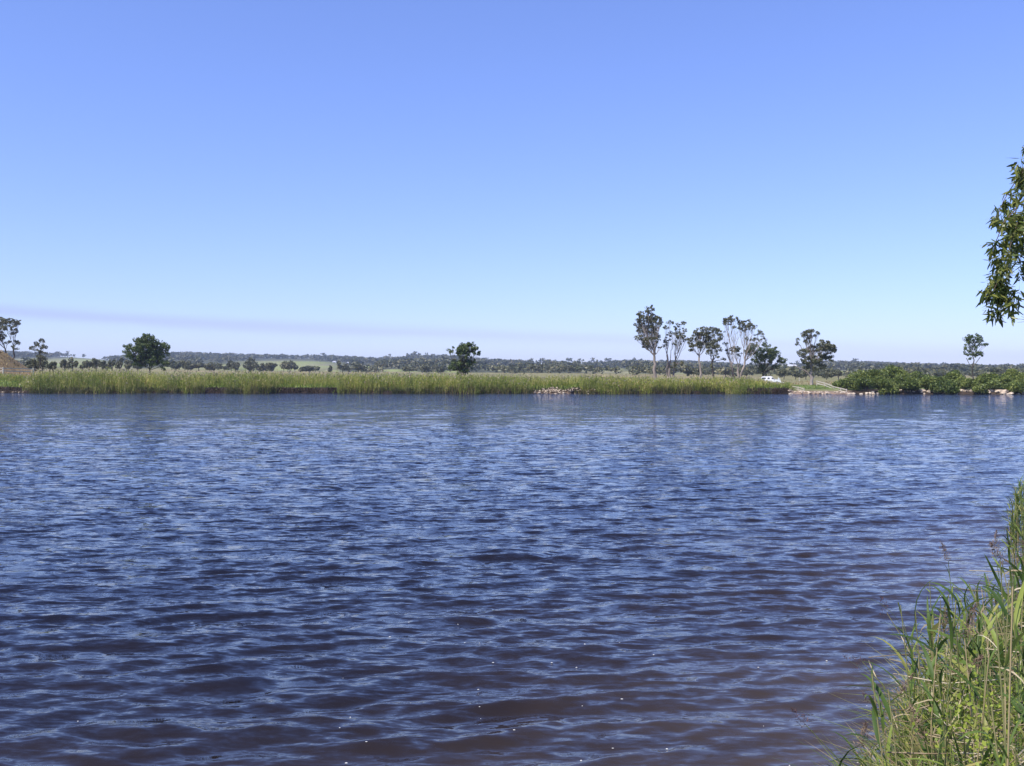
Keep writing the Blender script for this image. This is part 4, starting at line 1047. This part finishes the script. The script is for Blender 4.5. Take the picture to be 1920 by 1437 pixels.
def reed(x, y, H, lean, az_, label, grp, rng, nleaf=8, head=None, dry=False, low=.25, ls=1.0):
    z = float(near_z(np.array([x]), np.array([y]))[0]) - .04
    root = empty('reed', (x, y, z)); tag(root, label, 'reed', grp)
    root.rotation_euler = (0, lean, az_)
    P, sm = STEMS[rng.integers(0, 8)]
    s = bpy.data.objects.new('stem', sm); link(s, root); s.scale = (1, 1, H)
    side = rng.uniform(0, 6.28)
    for k in range(nleaf):
        f = low+(1-low)*(k+rng.uniform(0, .8))/nleaf
        c = np.array([np.interp(f, np.linspace(0, 1, 8), P[:, q]) for q in range(3)]); c[2] *= H
        isd = dry or (f < .5 and rng.uniform() < .45)
        me = DRYLEAF[rng.integers(0, 5)] if isd else LEAF[rng.integers(0, 12)]
        l = bpy.data.objects.new(me.name.split('.')[0], me); link(l, root)
        l.location = c; l.rotation_euler = (rng.normal()*.15, rng.normal()*.25, side+k*math.pi*.9+rng.normal()*.7)
        sc = rng.uniform(.75, 1.2)*ls*(.65 if f > .93 else 1); l.scale = (sc, sc, sc)
    if head:
        c = P[-1].copy(); c[2] *= H
        h = bpy.data.objects.new('seed_head', head[rng.integers(0, len(head))]); link(h, root); h.location = c; h.rotation_euler = (0, rng.uniform(-.2, .3), rng.uniform(0, 6.28)); h.scale = (1, 1, 1)
nr = np.random.default_rng(909)
SPEC = [  # px,py of the tip, distance, label, leaves, head, dry, bend direction
    (1764, 1044, 6.9, 'tall reed with a small tan plume, highest on the water side of the near clump', 7, PLUME, False),
    (1720, 1085, 6.8, 'slim green reed left of the tan-plumed tall reed', 6, None, False),
    (1703, 1118, 6.6, 'short upright reed on the clump left shoulder over the water', 6, None, False),
    (1852, 1024, 7.4, 'long thin reed with a pale tip reaching above the clump toward the far clump', 4, PLUME, False),
    (1870, 1068, 7.0, 'reed with a furled pale green tip at the right of the open gap', 5, None, False),
    (1815, 1090, 6.8, 'sparse reed with yellowing leaf in the middle of the gap', 6, None, False),
    (1667, 1140, 6.2, 'dark red-brown sedge stalk leaning left out of the clump, upper one', 2, SEDGE, True),
    (1636, 1222, 5.9, 'dark red-brown sedge stalk leaning left over the water, middle one', 2, SEDGE, True),
    (1620, 1338, 5.2, 'purple-brown sedge head low at the clump foot by the water', 2, SEDGE, True),
    (1516, 1352, 5.2, 'thin bent sedge with brown head, furthest left over the water', 1, SEDGE, True),
    (1663, 1300, 5.0, 'pale feathery drooping grass head at the left edge of the clump', 3, PLUME, True),
    (1605, 1395, 4.6, 'leafy reed leaning far left at the bottom of the picture', 6, PLUME, False),
    (1842, 1245, 4.2, 'brown feathery plume in the middle of the clump', 5, PLUME, False),
    (1700, 1390, 4.0, 'brown drooping plume near the bottom edge of the clump', 5, PLUME, False)]
def shore_x_at(px, d): return (px-960)/F*d
for k, (px, py, d, lab, nl, hd, dry) in enumerate(SPEC):
    tip = at(px, py, d)
    # foot of the stem: to the right of the tip, on the bank
    fx = max(tip[0]+nr.uniform(.1, .35), 0)
    if hd is SEDGE or 1500 < px < 1660: fx = tip[0]+nr.uniform(.55, .8)
    fz = float(near_z(np.array([fx]), np.array([d]))[0])
    v = tip-np.array([fx, d, fz]); L = np.linalg.norm(v)
    lean = math.atan2(math.hypot(v[0], v[1]), v[2]); az_ = math.atan2(v[1], v[0])
    reed(fx, d, L, lean, az_, lab, None, nr, nl, hd, dry, low=.35, ls=.62)
# silhouette limit of the clump: tips may not rise above this row at a given column
SIL_X = [1580, 1660, 1685, 1698, 1708, 1728, 1770, 1800, 1850, 1880, 1900, 1920, 2100]
SIL_Y = [1500, 1450, 1400, 1290, 1180, 1125, 1100, 1105, 1100, 1080, 1030, 1010, 1000]
def sil(px): return np.interp(px, SIL_X, SIL_Y)
cnt = 0; tries = 0
while cnt < 182 and tries < 12000:
    tries += 1
    d = nr.uniform(2.6, 8.6); px = nr.uniform(1600, 2120)
    x = (px-960)/F*d; sdist = float(shore_dist(np.array([x]), np.array([d]))[0])
    if sdist < -.25: continue
    z = float(near_z(np.array([x]), np.array([d]))[0])
    zmax = CAMH-(sil(px)-HOR)/F*d
    H = zmax-z
    if H < .35: continue
    if d < 3.5 and px < 1860: continue
    H = min(H, 1.75)*nr.uniform(.72, 1.0)
    hd_ = nr.uniform() < .10; dr_ = nr.uniform() < .14
    zone = 'against the right picture edge' if px > 1850 else 'in the clump middle' if px > 1740 else 'on the clump water edge'
    row = 'lowest and nearest' if d < 4 else 'half way back' if d < 6 else 'farthest back'
    reed(x, d, H, abs(nr.normal())*.13, nr.uniform(math.pi*.6, math.pi*1.6), '%s reed %s, %s of the near reeds' % (('dry straw-coloured' if dr_ else 'leafy green')+(' plumed' if hd_ else ''), zone, row), 'reeds of the near clump at lower right', nr,
         nleaf=int(nr.integers(6, 10)), head=PLUME if hd_ else None, dry=dr_, low=.2, ls=min(1.15, max(.6, d/5.0)))
    cnt += 1
# second clump further along the bank at the right edge
cnt = 0; tries = 0
while cnt < 96 and tries < 6000:
    tries += 1
    d = nr.uniform(11.2, 15.8); px = 1884+abs(nr.normal())*38
    x = (px-960)/F*d
    if float(shore_dist(np.array([x]), np.array([d]))[0]) < -.35: continue
    z = max(0, float(near_z(np.array([x]), np.array([d]))[0]))
    top = np.interp(px, [1884, 1895, 1905, 1915, 1960], [985, 930, 900, 885, 880])
    H = CAMH-(top-HOR)/F*d - z
    if H < .4: continue
    reed(x, d, min(H, 2.1)*nr.uniform(.7, 1), abs(nr.normal())*.07, nr.uniform(2, 4.5), 'green reed in the further clump cut by the right edge of the picture', 'reeds of the further clump at the right edge', nr, nleaf=7, low=.25, ls=1.0)
    cnt += 1

def undergrowth():
    rng = np.random.default_rng(31)
    N = 50000
    d = rng.uniform(2.2, 9.5, N); px = rng.uniform(1600, 2250, N)
    x = (px-960)/F*d; y = d
    sdv = shore_dist(x, y); z = near_z(x, y)
    h = rng.uniform(.25, .95, N)
    zmax = CAMH-(sil(px)+55-HOR)/F*d
    h = np.minimum(h, zmax-z)
    k = (sdv > -.1) & (h > .12)
    x, y, z, h = x[k], y[k], z[k], h[k]; n = len(x)
    b = np.stack([x, y, z-.02], 1)
    # curved blades, 3 segments
    az_ = rng.uniform(0, 6.28, n); w = rng.uniform(.006, .017, n)[:, None]
    o = np.stack([np.cos(az_), np.sin(az_), 0*az_], 1); s_ = np.stack([-np.sin(az_), np.cos(az_), 0*az_], 1)
    bend = rng.uniform(.1, .7, n)[:, None]*h[:, None]
    p1 = b+o*bend*.15; p1[:, 2] += h*.45; p2 = b+o*bend*.5; p2[:, 2] += h*.85; p3 = b+o*bend*1.1; p3[:, 2] += h*rng.uniform(.7, 1.05, n)
    V = np.stack([b-s_*w*.5, b+s_*w*.5, p1-s_*w*.5, p1+s_*w*.5, p2-s_*w*.35, p2+s_*w*.35, p3], 1).reshape(-1, 3)
    i0 = (np.arange(n)*7)[:, None]
    Q = np.concatenate([i0+[0, 1, 3, 2], i0+[2, 3, 5, 4]]); T = i0+[4, 5, 6]
    dry = rng.uniform(0, 1, n) < .26
    mi = np.concatenate([dry, dry, dry]).astype(int)
    ob = add('bank_grass', V, [Q, T], [M['reed_leaf_i'], M['straw_i']], mi=mi)
    tag(ob, 'tangled green and straw grass filling the near bank at lower right', 'grass', kind='stuff')
    # shorter grass over the rest of the bank
    n = 45000; x = np.concatenate([rng.uniform(-14, 30, n//2), rng.normal(7, 5, n//2)]); y = np.concatenate([rng.uniform(-12, 22, n//2), rng.normal(4, 6, n//2)])
    sdv = shore_dist(x, y); vis = (x > -.2) & (y > .4) & (x < .52*y) & (y > 2)
    k = (sdv > .05) & ~vis & (np.hypot(x, y) > .8); x, y = x[k], y[k]; n = len(x); z = near_z(x, y)
    b = np.stack([x, y, z-.02], 1); t = b+np.stack([rng.normal(size=n)*.12, rng.normal(size=n)*.12, rng.uniform(.12, .45, n)], 1)
    V, Fq = ribs(b, t, rng.uniform(.008, .022, n), rng)
    ob = add('bank_turf', V, [Fq], M['reed_leaf_i']); tag(ob, 'rough green grass on the near bank beside and behind the reeds', 'grass', kind='stuff')
    # bright yellow-green small-leaved weed patches
    P = []
    for (px, py, d) in ((1838, 1268, 3.7), (1828, 1305, 3.6), (1848, 1330, 3.5), (1900, 1260, 3.7), (1880, 1300, 3.5), (1870, 1355, 3.3), (1815, 1350, 3.5), (1905, 1380, 3.1)):
        c = at(px, py, d); n = 80
        c[2] = min(c[2], 1.75)
        P.append(c+rng.normal(size=(n, 3))*np.array([.07, .08, .08]))
    V, Fq = diamonds(np.concatenate(P), rng.uniform(.010, .022, sum(map(len, P))), .7, 0, rng)
    ob = add('leafy_weed', V, [Fq], M['weed']); tag(ob, 'bright yellow-green small-leaved weed between the near reeds', 'weed', kind='stuff')
    # broken straw stalks lying every way
    n = 420; d = rng.uniform(3.2, 8, n); px = rng.uniform(1715, 2000, n); x = (px-960)/F*d
    z0 = near_z(x, d); zt = np.minimum(z0+rng.uniform(.2, 1.1, n), CAMH-(sil(px)+15-HOR)/F*d)
    g = Geo()
    for a in range(n):
        if zt[a] < z0[a]+.1: continue
        c = np.array([x[a], d[a], zt[a]]); v = rng.normal(size=3)*np.array([1, .7, .6]); v /= np.linalg.norm(v); L = rng.uniform(.15, .5)
        e = c-v*L; e[2] = min(e[2], c[2]+.05)
        m_ = (c+e)/2+rng.normal(size=3)*.02
        g.tube([e, m_, c], [.003, .003, .0015], 4)
    ob = g.obj('straw_litter', M['straw_i']); tag(ob, 'broken dry straw stalks caught in the near reeds', 'straw', kind='stuff')
undergrowth()

# ------------------------------------------------------------------ overhanging gum branch, upper right
def near_gum():
    rng = np.random.default_rng(404); D = 9.0
    O = np.array([10.2, 9.6, float(near_z(np.array([10.2]), np.array([9.6]))[0])])
    root = empty('gum_tree', O); tag(root, 'near gum tree whose leafy drooping branch hangs in at the upper right', 'tree')
    g = Geo(); P, R = limb(O+[0, 0, -.3], O+[-.5, -.1, 5.2], .24, .15, 0, .05, 8, rng); R[0] = .33; g.tube(P, R, 12); g.obj('trunk', M['bark_pale'], root, O, smooth=True)
    top = P[-1]
    h = Geo(); A = [top, top+[-1.6, -.2, .9], top+[-3.0, -.3, 1.0], np.array([5.1, 9.0, 5.6]), np.array([4.75, 9.0, 5.15]), np.array([4.6, 9.0, 4.8])]
    A = [np.asarray(a, float) for a in A]; h.tube(A, [.11, .085, .06, .035, .018, .010], 7)
    main = [at(px, py, D) for px, py in ((1945, 270), (1925, 330), (1908, 380), (1895, 430), (1893, 480), (1885, 530), (1872, 575), (1866, 600))]
    strands = [main,
        [at(1935, 300, D+.2), at(1900, 345, D+.25), at(1880, 378, D+.2), at(1868, 410, D+.2)],
        [at(1905, 390, D-.1), at(1880, 420, D-.2), at(1866, 455, D-.2), at(1857, 490, D-.2)],
        [at(1897, 430, D+.1), at(1883, 470, D+.2), at(1868, 505, D+.3), at(1860, 535, D+.3)],
        [at(1940, 330, D-.1), at(1922, 390, D-.15), at(1918, 440, D-.2), at(1912, 500, D-.2)],
        [at(1960, 360, D+.2), at(1938, 430, D+.3), at(1925, 480, D+.3), at(1915, 520, D+.3)],
        [at(1893, 480, D), at(1880, 510, D-.1), at(1862, 545, D-.1), at(1845, 558, D-.1)],
        [at(1885, 530, D), at(1870, 555, D+.1), at(1858, 580, D+.1), at(1862, 596, D+.1)],
        [at(1885, 530, D), at(1893, 550, D-.05), at(1890, 565, D-.05), at(1888, 578, D-.05)],
        [at(1925, 330, D), at(1918, 325, D), at(1914, 318, D), at(1912, 314, D)],
        [at(1912, 400, D+.1), at(1900, 440, D-.3), at(1888, 480, D-.35), at(1876, 520, D-.35)]]
    h.tube([A[3], A[3]*.5+np.array(main[0])*.5, main[0]], [.03, .02, .01], 6)
    pts = []
    for sidx, s_ in enumerate(strands):
        s_ = [np.asarray(q) for q in s_]
        h.tube(s_, np.linspace(.006, .0022, len(s_)), 5)
        for a, b in zip(s_[:-1], s_[1:]):
            n = max(2, int(np.linalg.norm(b-a)/.085))
            for f in (np.arange(n)+rng.uniform(.2, .8))/n:
                c_ = a*(1-f)+b*f + rng.normal(size=3)*np.array([.035, .06, .02])
                for _ in range(int(rng.integers(5, 10))): pts.append((c_+rng.normal(size=3)*np.array([.016, .02, .016]), sidx))
    # bare fine twigs reaching in from the right
    for k in range(9):
        a = at(1960, 585+rng.uniform(-30, 30), D+.3); b = at(1897+rng.uniform(0, 18), 545+k*8+rng.uniform(-5, 5), D+.3)
        m_ = (a+b)/2+[0, 0, rng.uniform(-.04, .04)]; h.tube([a, m_, b], [.004, .0025, .001], 4)
    br = h.obj('branch', M['twig'], root, O, smooth=True)
    h3 = Geo(); h2 = Geo(); A2 = [top, top+[.8, .4, 1.4], top+[1.6, .6, 3.0]]; h2.tube(A2, [.12, .08, .04], 6); h2.obj('branch', M['bark_pale'], root, O, smooth=True)
    # leaves: narrow sickle shapes hanging down
    def sickle(seed):
        r = np.random.default_rng(seed); n = 6; t = np.linspace(0, 1, n); L = r.uniform(.085, .125); cv = r.uniform(-.35, .35)
        x = cv*L*np.sin(t*math.pi*.5)**2*.6; z = -t*L; w = r.uniform(.019, .026)*.5*np.sin(np.clip(t*.96+.04, 0, 1)*math.pi)**.75
        V = np.concatenate([np.stack([x-w, 0*t+.002*np.sin(t*5), z], 1), np.stack([x+w, 0*t, z], 1)])
        return V, np.array([[k, k+1, n+k+1, n+k] for k in range(n-1)])
    SV = [sickle(k) for k in range(6)]
    SM = [mesh_data('leaf', V, [Fq], M['near_gum']) for V, Fq in SV]
    rng.shuffle(pts)
    rest = Geo(); cnt = 0
    for (p_, si) in pts*3:
        q = p_+rng.normal(size=3)*np.array([.018, .03, .018])
        e = Matrix.Rotation(rng.uniform(0, 6.28), 3, 'Z') @ Matrix.Rotation(rng.normal()*.8, 3, 'X') @ Matrix.Rotation(rng.normal()*.8, 3, 'Y')
        s = rng.uniform(.6, 1.08)
        if q[0] > .585*q[1] and rng.uniform() < .4: continue
        if cnt < 300:
            l = bpy.data.objects.new('leaf', SM[rng.integers(0, 6)]); link(l, br)
            l.matrix_local = Matrix.Translation(Vector(q-O)) @ (e.to_4x4()) @ Matrix.Scale(s, 4); cnt += 1
        else:
            V, Fq = SV[rng.integers(0, 6)]; rest.put((V*s) @ np.array(e).T + q, Fq)
    # more crown outside the picture, above and right
    for c in range(60):
        q = np.array([8.9, 10.0, 7.9])+rng.normal(size=3)*np.array([1.4, 1.5, .9])
        if q[0] < .64*q[1] or q[2] < 6.2: continue
        a0 = A2[1+c % 2]; mid_ = (a0+q)/2+rng.normal(size=3)*.15; h3.tube([a0, mid_, q], [.03, .018, .006], 5)
        for t_ in range(9):
            e_ = q+rng.normal(size=3)*np.array([.35, .35, .25])-[0, 0, .15]; h3.tube([q, (q+e_)/2+[0, 0, .05], e_], [.006, .004, .002], 3)
            for w_ in range(14):
                f_ = rng.uniform(.35, 1); p_ = q*(1-f_)+e_*f_+rng.normal(size=3)*.02
                V, Fq = SV[rng.integers(0, 6)]; a = rng.uniform(0, 6.28); c_, s_ = math.cos(a), math.sin(a)
                rest.put(V*1.1 @ np.array([[c_, -s_, 0], [s_, c_, 0], [0, 0, 1]]).T + p_, Fq)
    h3.obj('twigs', M['twig'], root, O)
    o = rest.obj('foliage', M['near_gum_i'], root, O); o['kind'] = 'stuff'
near_gum()

# ------------------------------------------------------------------ foam flecks on the near water
def flecks():
    rng = np.random.default_rng(66); g = Geo()
    for k in range(48):
        d = 7.0+abs(rng.normal())*3.2; px = rng.normal(1080, 330); x = (px-960)/F*d
        if float(shore_dist(np.array([x]), np.array([d]))[0]) > -.3: continue
        wz_, dx_, dy_ = waves(np.array([x]), np.array([d]), np.array([.03]))
        c = np.array([x+dx_[0], d+dy_[0], wz_[0]+.003]); r = rng.uniform(.003, .009); m = 6
        t = np.linspace(0, 2*np.pi, m, endpoint=False)
        ring = np.stack([np.cos(t)*r*rng.uniform(.8, 1.8), np.sin(t)*r, 0*t], 1)+c
        V = np.concatenate([ring, [c+[0, 0, r*.6]]]); g.put(V, [[a, (a+1) % m, m] for a in range(m)])
    o = g.obj('foam_flecks', M['foam'], smooth=True); tag(o, 'scattered white foam flecks floating on the near water', 'foam', kind='stuff')
flecks()

# ------------------------------------------------------------------ air
def haze():
    m = bpy.data.materials.new('haze_air'); m.use_nodes = True; nt = m.node_tree; nt.nodes.clear()
    out = nt.nodes.new('ShaderNodeOutputMaterial'); v = nt.nodes.new('ShaderNodeVolumePrincipled')
    v.inputs['Color'].default_value = (0.72, 0.82, 1.0, 1); v.inputs['Density'].default_value = 0.00016; v.inputs['Anisotropy'].default_value = 0.2
    nt.links.new(v.outputs[0], out.inputs['Volume'])
    z0, z1 = float(min(Vg[:, 2].min(), -2))-1.5, max(float(Vg[:, 2].max())+16, 30)
    g = Geo(); g.box([0, 1350, (z0+z1)/2], [15200, 3900, z1-z0]); o = g.obj('haze', m); tag(o, kind='stuff')
    o['label'] = 'thin pale bluish haze over the river flats and hills'; o['category'] = 'haze'
haze()
print('tris', sum(len(o.data.loops)-2*len(o.data.polygons) for o in bpy.data.objects if o.type == 'MESH'), 'objs', len(bpy.data.objects))
